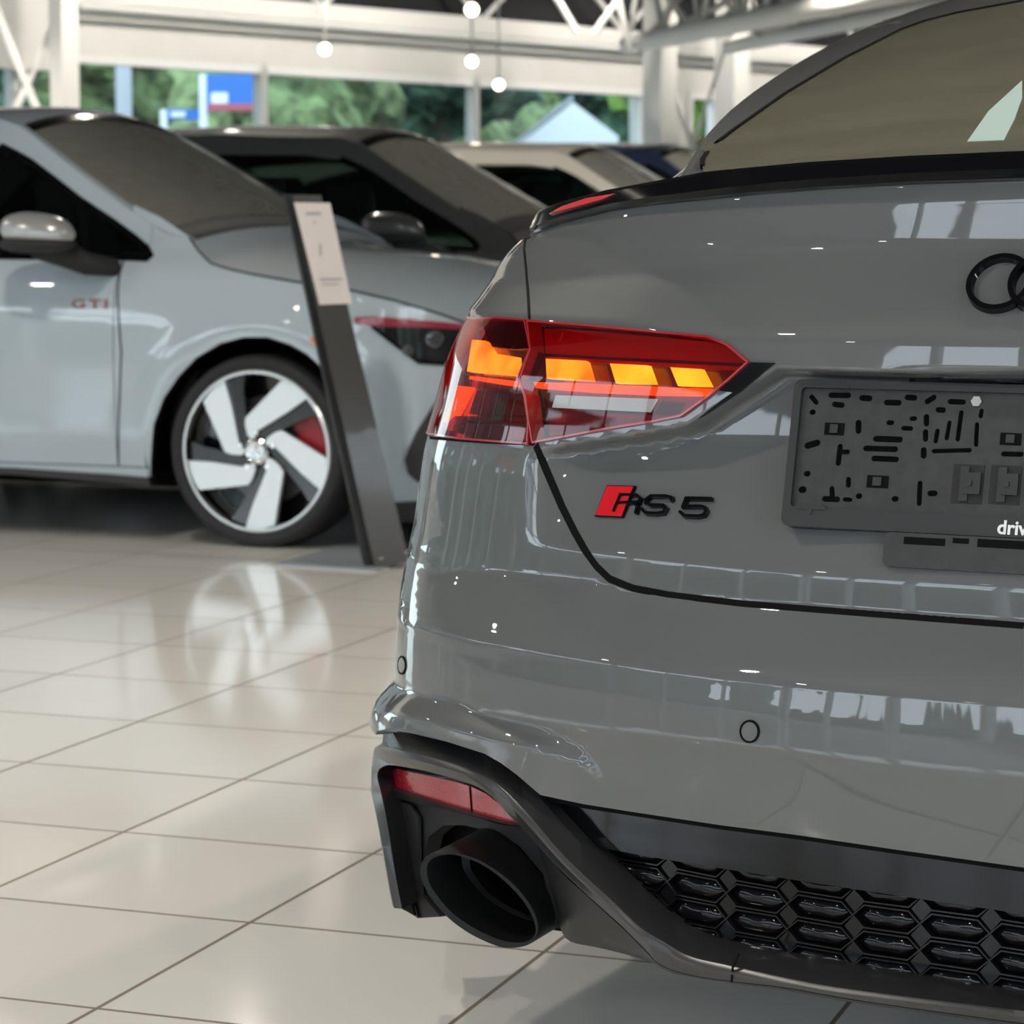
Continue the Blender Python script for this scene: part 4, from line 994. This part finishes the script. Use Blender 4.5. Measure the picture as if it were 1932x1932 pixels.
# fender boundary: door gap bottom -> up to glass corner -> around corner along glass -> pillar (joined with body side)
fend=np.vstack([[(dqb[0],zs)],[(dq,beltz-.002)],[(glass_up[-2,0]+.01,beltz-.006)],[(glass_up[-3,0]+.012,glass_up[-3,1])],[(glass_up[-4,0]+.012,glass_up[-4,1]+.01)]])
ptop=TLf[TLf[:,0]>fend[-1,0]+.0]
fend=np.vstack([fend,ptop[ptop[:,0]<shut[-1,0]+.01],[(shut[-1,0]-.0,.60)],[(shut[-1,0],.16)],[(.36,.14)],fa[::-1],[(fa[0,0],zs)]])
patch('fender',D(fend),GSd,GP,hb,(.04,.02),0,.02,mirror=gmir)
# front bumper wraps to the nose
bmp=np.array([(shut[-1,0],.14),(shut[-1,0],shut[-1,1]-.004),(QE-.03,shut[-1,1]-.04),(QE-.03,.14)])
patch('bumper',D(bmp,.03),GSd,GP,hb,(.04,.03),0,.02,mirror=gmir)
# doors and rear side
q0=-1.18
lowz=lambda q: zs
def sidepanel(name,qa,qb_,st=(.05,.025)):
    p=np.array([(qa,zs),(qa,beltz+.0),(qb_,beltz),(qb_,zs)]); return patch(name,D(p),SS,GP,hb,st,0,.02,mirror=gmir)
SS=Surf(side_f,(REAR,QE),(.05,1.42),40,20); SS.sign=GSd.sign; SS.mirsep=True
sidepanel('front_door',-1.62,dq-.004)
p=np.array([(-2.24,zs),(-2.30,.45),(-2.36,.58),(-2.36,beltz),(-1.63,beltz),(-1.63,zs)]); patch('rear_door',D(p),SS,GP,hb,(.05,.03),0,.02,mirror=gmir)
p=np.vstack([[(-2.37,beltz),(-2.37,.60)],ra[::-1][(ra[::-1][:,0]<-2.36)],[(-3.25,.2),(-3.28,.6),(-3.25,beltz)]])
patch('rear_quarter',D(p),SS,GP,hb,(.05,.03),0,.02,mirror=gmir)
# pillars + roof rail: between side glass and top line
up=np.vstack([dlo[::-1][0:0],roofl,pil_up[:-4]])
frame=np.vstack([[(-3.24,beltz)],roofl,pil_up[pil_up[:,0]<fend[4,0]],[fend[4]],dlo[::-1][:0]])
gl_part=glass_up[:-4][::-1]; 
frame=np.vstack([frame,gl_part,dlo[len(glass_up):][::-1],[(-2.6,beltz)]][:1]+[gl_part]+[dlo[len(glass_up):][::-1]])
frame=D(frame)
patch('roof_side',frame,SS,GP,hb,(.05,.03),0,.02,mirror=gmir)
patch('side_window',D(dlo),SS,'car_glass',hb,(.08,.05),-.012,.002,mirror=gmir,skirt=False)
g=MB()
for pp in ([(dq,beltz),(GSd.inv([(229,640)])[0,0],.62),(dqb[0],zs)],):
    ab=dens(pp,.03); g.ribbon(SS.at(ab),SS.nrm(ab[:,0],ab[:,1]),.003,-.01,.001)
ab=dens(np.vstack([shut,front_top[-1:]]),.02); g.ribbon(SS.at(ab),SS.nrm(ab[:,0],ab[:,1]),.003,-.01,.002)
g.mk('panel_gap','gap_black',hb,sharp=30)
ab=dens(glass_up,.02); g=MB().ribbon(SS.at(ab),SS.nrm(ab[:,0],ab[:,1]),.011,-.015,.002); pp=GSd.inv([(150,378),(162,470)]); ab=dens(pp,.02); g.ribbon(SS.at(ab),SS.nrm(ab[:,0],ab[:,1]),.014,-.016,-.004)
ab=dens([(dq,beltz),(-1.62,beltz+.005),(-2.6,beltz+.04)],.05); g.ribbon(SS.at(ab),SS.nrm(ab[:,0],ab[:,1]),.010,-.015,.003)
for qq in (-1.62,): ab=dens([(qq,beltz),(qq+.02,1.32)],.05); g.ribbon(SS.at(ab),SS.nrm(ab[:,0],ab[:,1]),.04,-.016,-.002)
g.mk('window_frame','gloss_black',hb,sharp=30)
# infill at the foot of the pillar
ip_=GSd.inv([(250,385),(300,408),(357,446),(372,470),(330,482),(286,492),(279,478),(262,452)]); patch('pillar_foot',D(ip_,.02),SS,GP,hb,.03,-.005,.01,mirror=gmir)
# sill
p=np.vstack([[(-2.24,zs)],[(dqb[0]-.5,zs)],[(fa[0,0],zs)],[(fa[0,0],silb[-1,1]+.045)],silb[::-1]+[0,.0],[(-2.2,silb[0,1])]])
p=np.array([(-2.24,zs-.004),(fa[0,0],zs-.004),(fa[0,0],zs-.035),(-.9,zs-.02),(-2.24,zs-.02)]); patch('side_skirt',D(p),SS,GP,hb,.05,.006,.03,mirror=gmir)
p=np.array([(-2.24,zs-.018),(-.9,zs-.018),(fa[0,0],zs-.033),(fa[0,0],silb[-1,1]),(-.9,silb[0,1]),(-2.2,silb[0,1])]); patch('sill',D(p),SS,'sill_black',hb,.05,.012,.05,mirror=gmir)
# top shell
TQ=TLf[:,0];TZ=TLf[:,1]
cowlq=shut[0,0]; 
def crown(q): return np.interp(q,[-3.2,-2.8,-1.6,-1.0,-.55,cowlq,cowlq+.12,.25,.6,shut[-1,0],QE],[.03,.05,.06,.065,.07,.05,.075,.10,.085,.05,.0])
def top_f(q,v):
    q=np.asarray(q,float);v=np.asarray(v,float);q,v=np.broadcast_arrays(q,v)
    z=0
    for o,k in ((-.02,.25),(0,.5),(.02,.25)): z=z+k*np.interp(q+o,TQ,TZ)
    P=side_f(q,z); w=(P-GO)@E2; s=(P-GO)@E1
    l=(HWd-w)*(1-v)
    c=crown(q)*(1-np.abs(1-v)**2.3) + np.where((q>cowlq),-.0,0)
    return gpt(s,HWd-l,z+c)
ts=np.linspace(0,2,41)
def topstrip(name,qa,qb_,n,m,v0=0,v1=2,off=0,lab=None):
    tv=np.linspace(v0,v1,41); rows=[top_f(np.full(41,q),tv)+np.array([0,0,off]) for q in np.linspace(qa,qb_,n)]; return MB().loft(rows).mk(name,m,hb,sharp=60)
wtop=-1.02
topstrip('roof',REAR+.1,wtop,30,GP)
topstrip('windscreen_surround',wtop,cowlq+.01,24,GP,0,.045); topstrip('windscreen_surround',wtop,cowlq+.01,24,GP,1.955,2)
topstrip('windscreen',wtop,cowlq+.01,30,'screen_glass',.045,1.955,-.004)
topstrip('windscreen_edge',wtop-.01,wtop+.035,4,'gloss_black',.05,1.95,.0)
topstrip('scuttle',cowlq-.10,cowlq+.012,5,'matte_black',.05,1.95,.002)
bq=np.linspace(cowlq+.0,QE-.06,44)
topstrip('bonnet',cowlq+.012,QE-.06,46,GP,0,2)
# nose
rows=[]
zN=TZ[-1]
for z in (zN+.01,zN-.03,.5,.3,.15): rows.append([side_f(QE-.04,z)+ (gmir(side_f(QE-.04,z)[None])[0]-side_f(QE-.04,z))*t for t in np.linspace(0,1,5)])
MB().loft(rows).mk('grille','sill_black',hb)
rows=[]
for z,ds in ((.98,0),(.6,-.05),(.3,-.0)): rows.append([side_f(-3.24,z)+(gmir(side_f(-3.24,z)[None])[0]-side_f(-3.24,z))*t+E1*ds for t in np.linspace(0,1,5)])
MB().loft(rows).mk('tailgate',GP,hb)
# headlamp, red strip, intake, repeater
hp=GSd.inv(G4([(1100,690),(1200,668),(1420,668),(1590,700),(1500,852),(1440,862),(1312,852),(1275,828),(1180,752)]))
hlp=patch('headlamp',D(hp,.02),SS,'headlamp_dark',hb,.02,.004,.01,mirror=gmir)
for c_,r_ in (((1390,745),.028),((1262,800),.018)):
    c=GSd.inv(G4([c_]))[0]; P=SS.at([c],.004)[0]; N=SS.nrm([c[0]],[c[1]])[0]; MB().lathe([(0,.002),(r_*.7,.004),(r_,.001),(r_,-.01)],P,N,20).mk('headlamp_lens','lens_dark',hlp)
rp=GSd.inv(G4([(1005,640),(1100,636),(1300,652),(1560,676),(1560,700),(1300,688),(1090,683),(1005,672)])); patch('headlamp_strip',D(rp,.02),SS,'trim_red',hb,.02,.005,.01,mirror=gmir)
hs=GSd.inv(G4([(1090,684),(1180,756),(1278,830),(1312,856),(1440,866)])); ab=dens(hs,.02); MB().ribbon(SS.at(ab),SS.nrm(ab[:,0],ab[:,1]),.006,-.01,.004).mk('panel_gap','gap_black',hb)
ip=GSd.inv(G4([(1395,1050),(1300,1200),(1245,1330),(1262,1400),(1310,1440),(1420,1460),(1470,1250)])); patch('air_intake',D(ip,.03),SS,'sill_black',hb,.03,.006,.01,mirror=gmir)
bp_=np.array([(.37,.14),(.37,.155),(.55,.165),(QE-.03,.165),(QE-.03,.10),(.4,.10)]); patch('front_lip',D(bp_,.03),SS,'sill_black',hb,.03,.01,.03,mirror=gmir)
op=GSd.inv([(583,640),(596,634),(606,642),(607,659),(596,655)]); patch('side_repeater',D(op,.02),SS,'amber_plastic',hb,.02,.004,.006)
# door lettering
cu=bpy.data.curves.new('lettering','FONT'); cu.body='GTI'; cu.size=.048; cu.offset=.0012; cu.extrude=.0004; cu.space_character=1.25
to=bpy.data.objects.new('lettering',cu); COL.objects.link(to); me=to.evaluated_get(bpy.context.evaluated_depsgraph_get()).to_mesh()
tb=GSd.inv([(135,581),(203,581)]); wd=max(v.co.x for v in me.vertices); k_=(tb[1,0]-tb[0,0])/wd
V=[SS.at([(tb[0,0]+v.co.x*k_,tb[0,1]+v.co.y*.85)],.003)[0] for v in me.vertices]; F=[tuple(p.vertices) for p in me.polygons]
bpy.data.objects.remove(to); mk('lettering',V,F,'gti_red',hb,False)
# door mirror
def mirror_(sgn):
    mp=on_plane([(70,437)],GO-E2*.13,E2)[0]; 
    if sgn<0: mp=gmir(mp[None])[0]
    rows=[];n=20; rl_=[]
    for t in np.linspace(-1,1,13):
        r=max(.02,(1-abs(t)**2.4))**.5; c=mp+E1*(t*.135)
        rl_.append([c+np.array([0,0,1.])*(.062*r*math.sin(a)+.0*t)-E2*sgn*.08*r*math.cos(a)*.9+np.array([0,0,-.012*t]) for a in np.linspace(0,2*math.pi,n+1)[:-1]])
    mo=MB().loft(rl_,closed=True,cap=True).mk('door_mirror','mirror_silver',hb,sharp=60)
    lo_=[[p+(np.array([0,0,-.028])) if False else p for p in r] for r in rl_]
    low=MB()
    rl2=[]
    for t in np.linspace(-.98,1.0,11):
        r=max(.02,(1-abs(t)**2.4))**.5; c=mp+E1*(t*.14)+np.array([0,0,-.040])
        rl2.append([c+np.array([0,0,1.])*(.030*r*math.sin(a))-E2*sgn*.083*r*math.cos(a) for a in np.linspace(0,2*math.pi,n+1)[:-1]])
    low.loft(rl2,closed=True,cap=True)
    st=on_plane([(120,478),(165,498),(188,505)],GO-E2*.05,E2); 
    if sgn<0: st=gmir(st)
    low.tube(np.vstack([mp[None]+np.array([[0,0,-.045]]),st[:2],st[2]+E2*sgn*.10]),[.045,.045,.038,.03],12)
    low.mk('mirror_base','tyre_rubber',mo,sharp=60)
mirror_(1); mirror_(-1)
# wheel
WC=gpt(np.array(0.),np.array(.02),np.array(.31)); WC[2]=GO[2]+.0; WCp=on_plane([(485,851.5)],GO+E2*.015,E2)[0]
RTY=WCp[2]; 
def wl(px): return on_plane(px,WCp,E2)
rr=RTY*153/184.
spk=wl(G4([(468,1684),(540,1672),(616,1652),(658,1392),(640,1362),(605,1330),(560,1318),(575,1345),(583,1368),(512,1545)]))-WCp
bsp=wl(G4([(380,1640),(470,1684),(512,1545),(583,1368),(560,1318),(520,1400),(440,1560)]))-WCp
def wheel(center,sgn,nm='wheel'):
    A=-E2*sgn
    w_=MB().lathe([(rr*.97,.012),(rr*1.0,.012),(rr*1.025,.004),(rr*1.01,-.02),(rr*.95,-.06),(rr*.93,-.16)],center,A,60).mk(nm,'alloy_face',hb,sharp=30)
    MB().lathe([(rr*1.0,.002),(rr*1.03,.008),(rr*1.12,.016),(RTY*.975,.008),(RTY,-.02),(RTY,-.20),(RTY*.96,-.225),(rr,-.22)],center,A,64).mk('tyre','tyre_rubber',w_,sharp=50)
    MB().lathe([(rr*.96,-.02),(rr*.95,-.10),(rr*.6,-.11),(0,-.12)],center,A,48).mk('wheel_barrel','alloy_black',w_)
    MB().lathe([(0,-.078),(rr*.66,-.078),(rr*.68,-.085),(rr*.68,-.10)],center,A,48).mk('brake_disc','mirror_dark',w_)
    cal=MB(); 
    aa=np.linspace(-.55,.75,12); ro_,ri_=rr*.86,rr*.52
    P=[center+E1*ro_*math.cos(a)*1+np.array([0,0,ro_*math.sin(a)]) for a in aa]+[center+E1*ri_*math.cos(a)+np.array([0,0,ri_*math.sin(a)]) for a in aa[::-1]]
    cal.prism([p+A*-.045 for p in P],A*-.05); cal.mk('brake_caliper','caliper_red',w_,smooth=False)
    for k in range(5):
        a=2*math.pi*k/5
        def rot(Q):
            x=Q@E1; z=Q[:,2]; return center+ (E1[None]*(x*math.cos(a)-z*math.sin(a))[:,None]) + np.array([0,0,1.])[None]*(x*math.sin(a)+z*math.cos(a))[:,None]
        P=rot(spk); MB().prism(P+A*.004,-A*.02).mk('spoke','alloy_face',w_,smooth=False)
        P=rot(bsp); MB().prism(P-A*.012,-A*.02).mk('spoke_flank','alloy_black',w_,smooth=False)
        P=rot(spk*np.array([[.96,.96,.96]])); MB().prism(P-A*.016,-A*.02).mk('spoke_flank','alloy_black',w_,smooth=False)
        b=center+ (E1*math.cos(a+.35)+np.array([0,0,1.])*math.sin(a+.35))*rr*.235; MB().lathe([(0,.006),(.009,.006),(.011,0),(.011,-.02)],b,A,8).mk('wheel_bolt','chrome',w_)
    MB().lathe([(0,.004),(.028,.004),(.036,.008),(.042,.004),(.044,-.02)],center,A,30).mk('hub_cap','chrome',w_)
    em=MB(); t=np.linspace(0,2*math.pi,33)[:-1]; P=center+A*.006+.026*(np.cos(t)[:,None]*E1+np.sin(t)[:,None]*np.array([0,0,1.])); em.ribbon(P,np.tile(A,(32,1)),.0022,0,.003,closed=True)
    for pts in ([(-.016,.016),(0,-.003),(.016,.016)],[(-.020,.004),(-.010,-.018),(0,-.002),(.010,-.018),(.020,.004)]):
        P=np.array([center+A*.006+E1*x+np.array([0,0,z]) for x,z in pts]); em.ribbon(P,np.tile(A,(len(pts),1)),.0022,0,.003)
    em.mk('hub_emblem','chrome',w_,sharp=30)
    return w_
fc=WCp
for base_ in (0,-2.63):
    c=WCp+E1*base_; wheel(c,1); c2=gmir(c[None])[0]; wheel(c2,-1)
    # wheel housing
    for cc,sg in ((c,1),(c2,-1)):
        a=np.linspace(-.3,math.pi+.3,24); rows=[[cc+E1*.40*math.cos(t)+np.array([0,0,.375*math.sin(t)])+E2*sg*d for t in a] for d in (-.01,.30)]
        MB().loft(rows).mk('wheel_arch','gap_black',hb)
# dark arch lip on the near front wheel
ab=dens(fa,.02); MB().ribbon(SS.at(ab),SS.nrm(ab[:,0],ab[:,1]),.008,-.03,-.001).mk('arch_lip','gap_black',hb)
# floor pan and cabin
Rg=np.stack([E1,E2,[0,0,1.]],1)
MB().box(gpt(-1.2,HWd,.22),(3.9,1.3,.12),Rg).box(gpt(-1.25,HWd,.33),(1.7,1.6,.14),Rg).mk('underbody','gap_black',hb,smooth=False)
MB().box(gpt(-.42,HWd,.84),(.45,1.45,.16),Rg).mk('dashboard','cabin_black',hb,smooth=False)
MB().box(gpt(-1.6,HWd,.55),(2.6,1.5,.5),Rg).mk('cabin_tub','cabin_black',hb,smooth=False)
for sw in (.50,1.36):
    for sq in (-1.35,-2.15):
        MB().loft([[gpt(sq+dx-.18*(z-.6),sw+y*wk,z) for dx,y in ((-.07,-1),(.07,-1),(.07,1),(-.07,1))] for z,wk in ((.55,.24),(.85,.24),(1.02,.20),(1.06,.13),(1.2,.12),(1.23,.08))],closed=True,cap=True).mk('seat','cabin_grey',hb,sharp=40)
P=[gpt(-.62,1.36,.93)+E2*.18*math.cos(t)+(np.array([0,0,.93])*1+E1*.35)*.18*math.sin(t) for t in np.linspace(0,2*math.pi,25)[:-1]]
MB().tube(P,.014,8,closed=True).mk('steering_wheel','cabin_black',hb)
# ---------- further cars: same kind of body, other paint, place and stance ----------
def carcopy(name,px_mirror,D_,scale,rot,remap,label):
    c=copy_tree(hb,None,remap); c.name=name; c['label']=label; c['category']='car'
    if 'group' in c: del c['group']
    # keep the front wing mirror point at the wanted pixel
    m0=on_plane([(75,437)],GO-E2*.13,E2)[0]-np.array(hb.location)
    a=rot; R=np.array([[math.cos(a),-math.sin(a),0],[math.sin(a),math.cos(a),0],[0,0,1]])
    tgt=at_px(px_mirror[0],px_mirror[1],D_); off=R@(m0*scale); loc=tgt-off
    c.location=(loc[0],loc[1],0); c.rotation_euler=(0,0,-TYAW+a); c.scale=(scale,)*3
    return c
rm={GP:'paint_dark','mirror_silver':'mirror_dark','gti_red':'paint_dark','alloy_face':'mirror_dark'}
carcopy('hatchback',(745,440),10.9,1.02,math.radians(3),rm,'dark grey hatchback directly behind the pale one, its mirror beside the info stand')
carcopy('hatchback',(1130,402),15.0,1.07,math.radians(1),{GP:'paint_white','mirror_silver':'paint_white','gti_red':'paint_white'},'cream white car behind the dark grey hatchback, only roof and side windows showing')
carcopy('estate_car',(1290,378),18.8,1.16,math.radians(-2),{GP:'paint_navy','mirror_silver':'paint_navy','gti_red':'paint_navy'},'navy blue car furthest back, its roof just above the cream white one')
# ---------- info stand ----------
fb=on_plane([(708,1073)],(0,0,0),(0,0,1))[0]; nS=np.array([.33,-.94,0]); nS/=np.linalg.norm(nS)
sd=root('info_stand',tuple(fb),0,'slanted dark grey info stand holding a white data sheet, in front of the pale hatchback','stand')
mat('stand_grey',(.075,.072,.068),rough=.22,coat=.5)
mat('stand_dark',(.012,.012,.012),rough=.4)
mat('stand_foot',(.30,.33,.36),rough=.35)
mat('paper',(.78,.70,.67),rough=.7)
mat('ink_grey',(.45,.42,.42),rough=.8)
fp=on_plane([(552,368),(606,368),(772,1060),(708,1073)],fb,nS)
MB().prism(fp,-nS*.045).mk('panel','stand_grey',sd,smooth=False)
ep=on_plane([(538,366),(552,366),(705,1072),(690,1068)],fb-nS*.020,nS); MB().prism(ep,-nS*.028).mk('edge_strip','stand_dark',sd,smooth=False)
pp=on_plane([(555,382),(623,383),(664,573),(603,575)],fb+nS*.004,nS); ps=MB().prism(pp,-nS*.003).mk('data_sheet','paper',sd,smooth=False)
ik=MB()
for (a,b,c,d) in ((577,400,605,406),(590,418,596,421),(602,460,606,482),(603,525,645,528),(606,535,640,537)):
    q=on_plane([(a,b),(c,b),(c+1,d),(a+1,d)],fb+nS*.0065,nS); ik.prism(q,-nS*.001)
ik.mk('print','ink_grey',ps,smooth=False)
bs=on_plane([(520,1063),(697,1012),(790,1050),(708,1075)],(0,0,0.006),(0,0,1)); MB().prism(bs,(0,0,-.006)).mk('foot_plate','stand_foot',sd,smooth=False)
for px in ((718,1052),(766,1040)):
    q=on_plane([px],fb,nS)[0]; MB().lathe([(0,.004),(.006,.003),(.007,-.002)],q,nS,10).mk('screw','chrome',sd)
# ---------- spotlights under the roof ----------
SPOTS=[(613,93,23,'bright spotlight hanging in front of the second window from the column'),(890,18,21,'spotlight hanging below the truss at the top of the picture'),(890,116,25,'tilted spotlight between the second and third window'),(941,160,26.5,'pair spotlight in front of the third window, lowest of the row')]
for i,(x,y,D_,lab) in enumerate(SPOTS):
    P=at_px(x,y,D_); r_=root('spotlight',tuple(P),0,lab,'lamp'); d=np.array([0,0,1.])-P; d/=np.linalg.norm(d)
    MB().lathe([(0,-.16),(.05,-.16),(.062,-.02),(.062,0),(.055,0)],P,d,20).mk('housing','lamp_can',r_); MB().lathe([(0,.002),(.048,.002)],P,d,20).mk('bulb','spot_glow',r_)
    MB().tube([P-d*.1,[P[0]-d[0]*.1,P[1]-d[1]*.1,4.6]],.008,8).mk('rod','lamp_can',r_)
# the other spotlights of the hall (their glints show on the paint)
for i,(x,y,z) in enumerate(SPOTP):
    P=np.array([x,y,z]); r_=root('spotlight',tuple(P),0,'round spotlight on a ceiling rod above the parked cars','lamp','spotlights above the cars')
    d=np.array([0,0,-1.])
    MB().lathe([(0,-.16),(.06,-.16),(.085,-.0),(.085,.01),(.075,.0)],P,np.array([.02,0,-1.]),16).mk('housing','lamp_can',r_)
    MB().tube([P+[0,0,.1],[x,y,4.6]],.008,8).mk('rod','lamp_can',r_)
for (x,y,z) in WALL_FILL:  # housings for the added fill lights, above the view
    P=np.array([x,y,z]); r_=root('added_fill_lamp',tuple(P),0,'added flood lamp out of view, brightening the far wall','lamp','added flood lamps brightening the far wall')
    MB().box(P+[.06,-.06,.03],(.25,.25,.12)).mk('housing','lamp_can',r_,smooth=False); MB().tube([P+[.06,-.06,.08],P+[.06,-.06,.4]],.01,8).mk('rod','lamp_can',r_)
# ---------- outdoors ----------
struct(MB().box((0,10,-.16),(160,180,.1)).mk('ground','asphalt',smooth=False))
def blob(mb,c,r,seed,sq=(1,1,1),n=22):
    rg=np.random.default_rng(seed); ph=rg.uniform(0,6.28,(6,3)); fr=rg.uniform(2,5,(6,3))
    rows=[]
    for i in range(n+1):
        th=math.pi*i/n; row=[]
        for k in range(2*n):
            a=2*math.pi*k/(2*n); d=np.array([math.sin(th)*math.cos(a),math.sin(th)*math.sin(a),math.cos(th)])
            q=1+sum(.055*math.sin(fr[j]@d*1.7+ph[j,0])*math.cos(fr[j,0]*d[2]*2+ph[j,1]) for j in range(6))+.07*rg.normal()
            row.append(np.asarray(c)+d*q*r*np.array(sq))
        rows.append(row)
    mb.loft(rows,closed=True)
def tree(x,y,h,r,m,label,seed,group=None):
    t=root('tree',(x,y,-.1),0,label,'tree',group)
    MB().tube([[x,y,-.1],[x+.05,y,h*.35],[x-.05,y+.1,h*.6]],[.22,.17,.1],10).mk('trunk','bark',t)
    mb=MB(); rg=random.Random(seed)
    for i in range(8):
        a=rg.uniform(0,6.28); rr_=r*rg.uniform(.1,.6); blob(mb,(x+rr_*math.cos(a),y+rr_*math.sin(a),h*rg.uniform(.40,.85)),r*rg.uniform(.45,.68),seed*10+i,(1,1,.9),12)
    mb.mk('crown',m,t,smooth=False)
def hedge(P,Q,h,wd,m,label,seed):
    mb=MB(); P=np.array(P,float);Q=np.array(Q,float); n=max(2,int(np.linalg.norm(Q-P)/(wd*.9))); rg=random.Random(seed)
    for i in range(n+1):
        c=P+(Q-P)*i/n; blob(mb,(c[0]+rg.uniform(-.4,.4),c[1]+rg.uniform(-.4,.4),h*.45),wd*rg.uniform(.85,1.15),seed*50+i,(1,1,h/wd*.55),12)
    o=mb.mk('hedge',m,smooth=False); tag(o,label,'hedge'); return o
def bwp(x,D_): return at_px(x,445,D_)[:2]
# greenery beyond the far windows
tn=0
for (x,D_,h,r,m,lab) in ((-90,38,6,1.7,'leaf_dark','dark green tree outside behind the leftmost window strip'),(170,44,6.5,1.8,'leaf_mid','mid green tree outside, just right of the first column'),(580,42,6.5,1.7,'leaf_mid','green tree in the left half of the middle window'),(830,47,6.5,1.7,'leaf_dark','darker tree in the right half of the middle window'),(1165,59,7,1.7,'leaf_dark','blue-green tree right of the white gabled house'),(1322,42,7,1.9,'leaf_bright','bright green tree behind the narrow right window'),(1440,54,9,2.3,'leaf_bright','bright green tree behind the rightmost window')):
    p=bwp(x,D_); tree(p[0],p[1],h,r,m,lab,tn+3); tn+=1
# wooded bank behind them: nobody could count its trees
mb=MB(); rg=random.Random(3)
for i in range(46):
    x=-14+i*.9+rg.uniform(-.5,.5); y=66+rg.uniform(-3,4)
    for z,r in ((2,3.2),(5.5,3.0),(8.5,2.6)):
        blob(mb,(x,y+z*.5,z+rg.uniform(-.6,.6)),r*rg.uniform(.8,1.15),i*7+int(z),(1,1,1),9)
wo=mb.mk('woodland','leaf_mid',smooth=False); tag(wo,'wooded green bank rising far behind the windows of the hall','trees',kind='stuff')
# blue signs
def sign(px0,px1,D_,m,name,label,parts):
    a=at_px(px0[0],px0[1],D_);b=at_px(px1[0],px1[1],D_); r_=root(name,(a[0],a[1],-.1),0,label,'sign')
    MB().box(((a[0]+b[0])/2,a[1],(a[2]+b[2])/2),(abs(b[0]-a[0]),.12,abs(a[2]-b[2]))).mk('board',m,r_,smooth=False)
    for (x0,y0,x1,y1,mm) in parts:
        c=at_px(x0,y0,D_-.08);d=at_px(x1,y1,D_-.08); MB().box(((c[0]+d[0])/2,c[1],(c[2]+d[2])/2),(abs(d[0]-c[0]),.02,abs(c[2]-d[2]))).mk('sign_field',mm,r_,smooth=False)
    MB().box((a[0]-.05,a[1],a[2]/2-.05),(.10,.10,a[2]+.1)).mk('post','sign_white',r_,smooth=False)
    return r_
sign((390,140),(488,210),37,'sign_blue','sign_board','tall blue sign board with white and red fields outside the left window',[(398,175,430,195,'sign_white'),(392,196,486,209,'sign_red')])
sign((316,207),(378,226),38,'sign_blue','sign_board','small blue sign with a white stripe left of the tall blue sign',[(322,211,350,221,'sign_white')])
pm=at_px(232,100,36); tag(MB().tube([[pm[0],pm[1],-.1],[pm[0],pm[1],5.5]],.11,12).mk('lamp_post','roof_grey'),'pale round post outside the left window, left of the blue signs','post')
# white gabled house
hp_=at_px(1060,290,47); hx,hy=hp_[0],hp_[1]
hr=root('house',(hx,hy,-.1),0,'white gabled house outside the third window','house')
wv=lambda s,z:[hx+s,hy,z]
MB().prism([wv(-1.1,-.1),wv(1.0,-.1),wv(1.0,2.75),wv(.2,3.35),wv(-1.1,2.35)],(0,5,0)).mk('wall','house_white',hr,smooth=False)
MB().prism([wv(-1.5,2.0),wv(.2,3.4),wv(.2,3.5),wv(-1.55,2.1)],(0,5.2,0)).mk('roof','roof_grey',hr,smooth=False)
MB().box((hx+.55,hy-.03,2.3),(.25,.06,.5)).mk('window','roof_grey',hr,smooth=False)
hedge((-25,-20,0),(-25,30,0),2.8,.9,'leaf_dark','long clipped hedge along the street, mirrored in the grey paint',9)
hedge((-48,-22.5,0),(14,-22.5,0),3.6,.9,'leaf_dark','clipped hedge beyond the front lawn, mirrored in the grey paint',11)
mat('roof_dark',(.10,.095,.09),rough=.85,noise=(1.5,.4))
# street left of the hall (seen only mirrored in the paint)
tag(MB().box((-20,5,-.08),(5.6,44,.06)).mk('lawn','grass',smooth=False),'strip of lawn outside the left glazing','lawn')
tag(MB().box((2,-14.5,-.08),(30,6,.06)).mk('lawn','grass',smooth=False),'strip of lawn outside the front glazing','lawn')
for i,(x,y,h,r,m) in enumerate(((-29,-13,5.2,2.1,'leaf_dark'),(-28.5,-7.5,4.4,1.9,'leaf_dark'),(-28.5,-2.5,4.2,1.8,'leaf_mid'),(-30,11,5.2,2.2,'leaf_mid'),(-29,19,4.6,2.0,'leaf_dark'),(-17,-27,5,2.1,'leaf_mid'),(-11,-27,5.4,2.2,'leaf_dark'),(-4,-26.5,4.8,2.0,'leaf_mid'),(5,-27,5.4,2.2,'leaf_dark'))):
    tree(x,y,h,r,m,'street tree outside the glazing, mirrored in the grey paint',60+i,'street trees outside the glazing')
for (x,y,sx,sy,h,m,lab) in ((-38,3,6,11,5.5,'house_white','white block of flats across the street, mirrored in the grey paint'),(-40,17,6,9,6,'brick_red','red brick block of flats across the street, mirrored in the grey paint'),(-38,37,7,28,9,'roof_dark','long dark grey block at the end of the street, mirrored in the grey paint'),(-46,-38,6,16,4.2,'roof_grey','long low grey hall across the street, mirrored in the grey paint')):
    r_=root('apartment_building',(x,y,-.1),0,lab,'building')
    box('wall',(x,y,h/2-.1),(sx,sy,h),m,r_); box('roof',(x,y,h),(sx+.5,sy+.5,.3),'roof_grey',r_)
    for k in range(4):
        for j in range(2): box('window',(x+sx/2+.02,y-sy*.36+sy*.24*k,1.4+j*2.4),(.1,1.2,1.1),'brick_red' if m=='house_white' else 'house_white',r_)
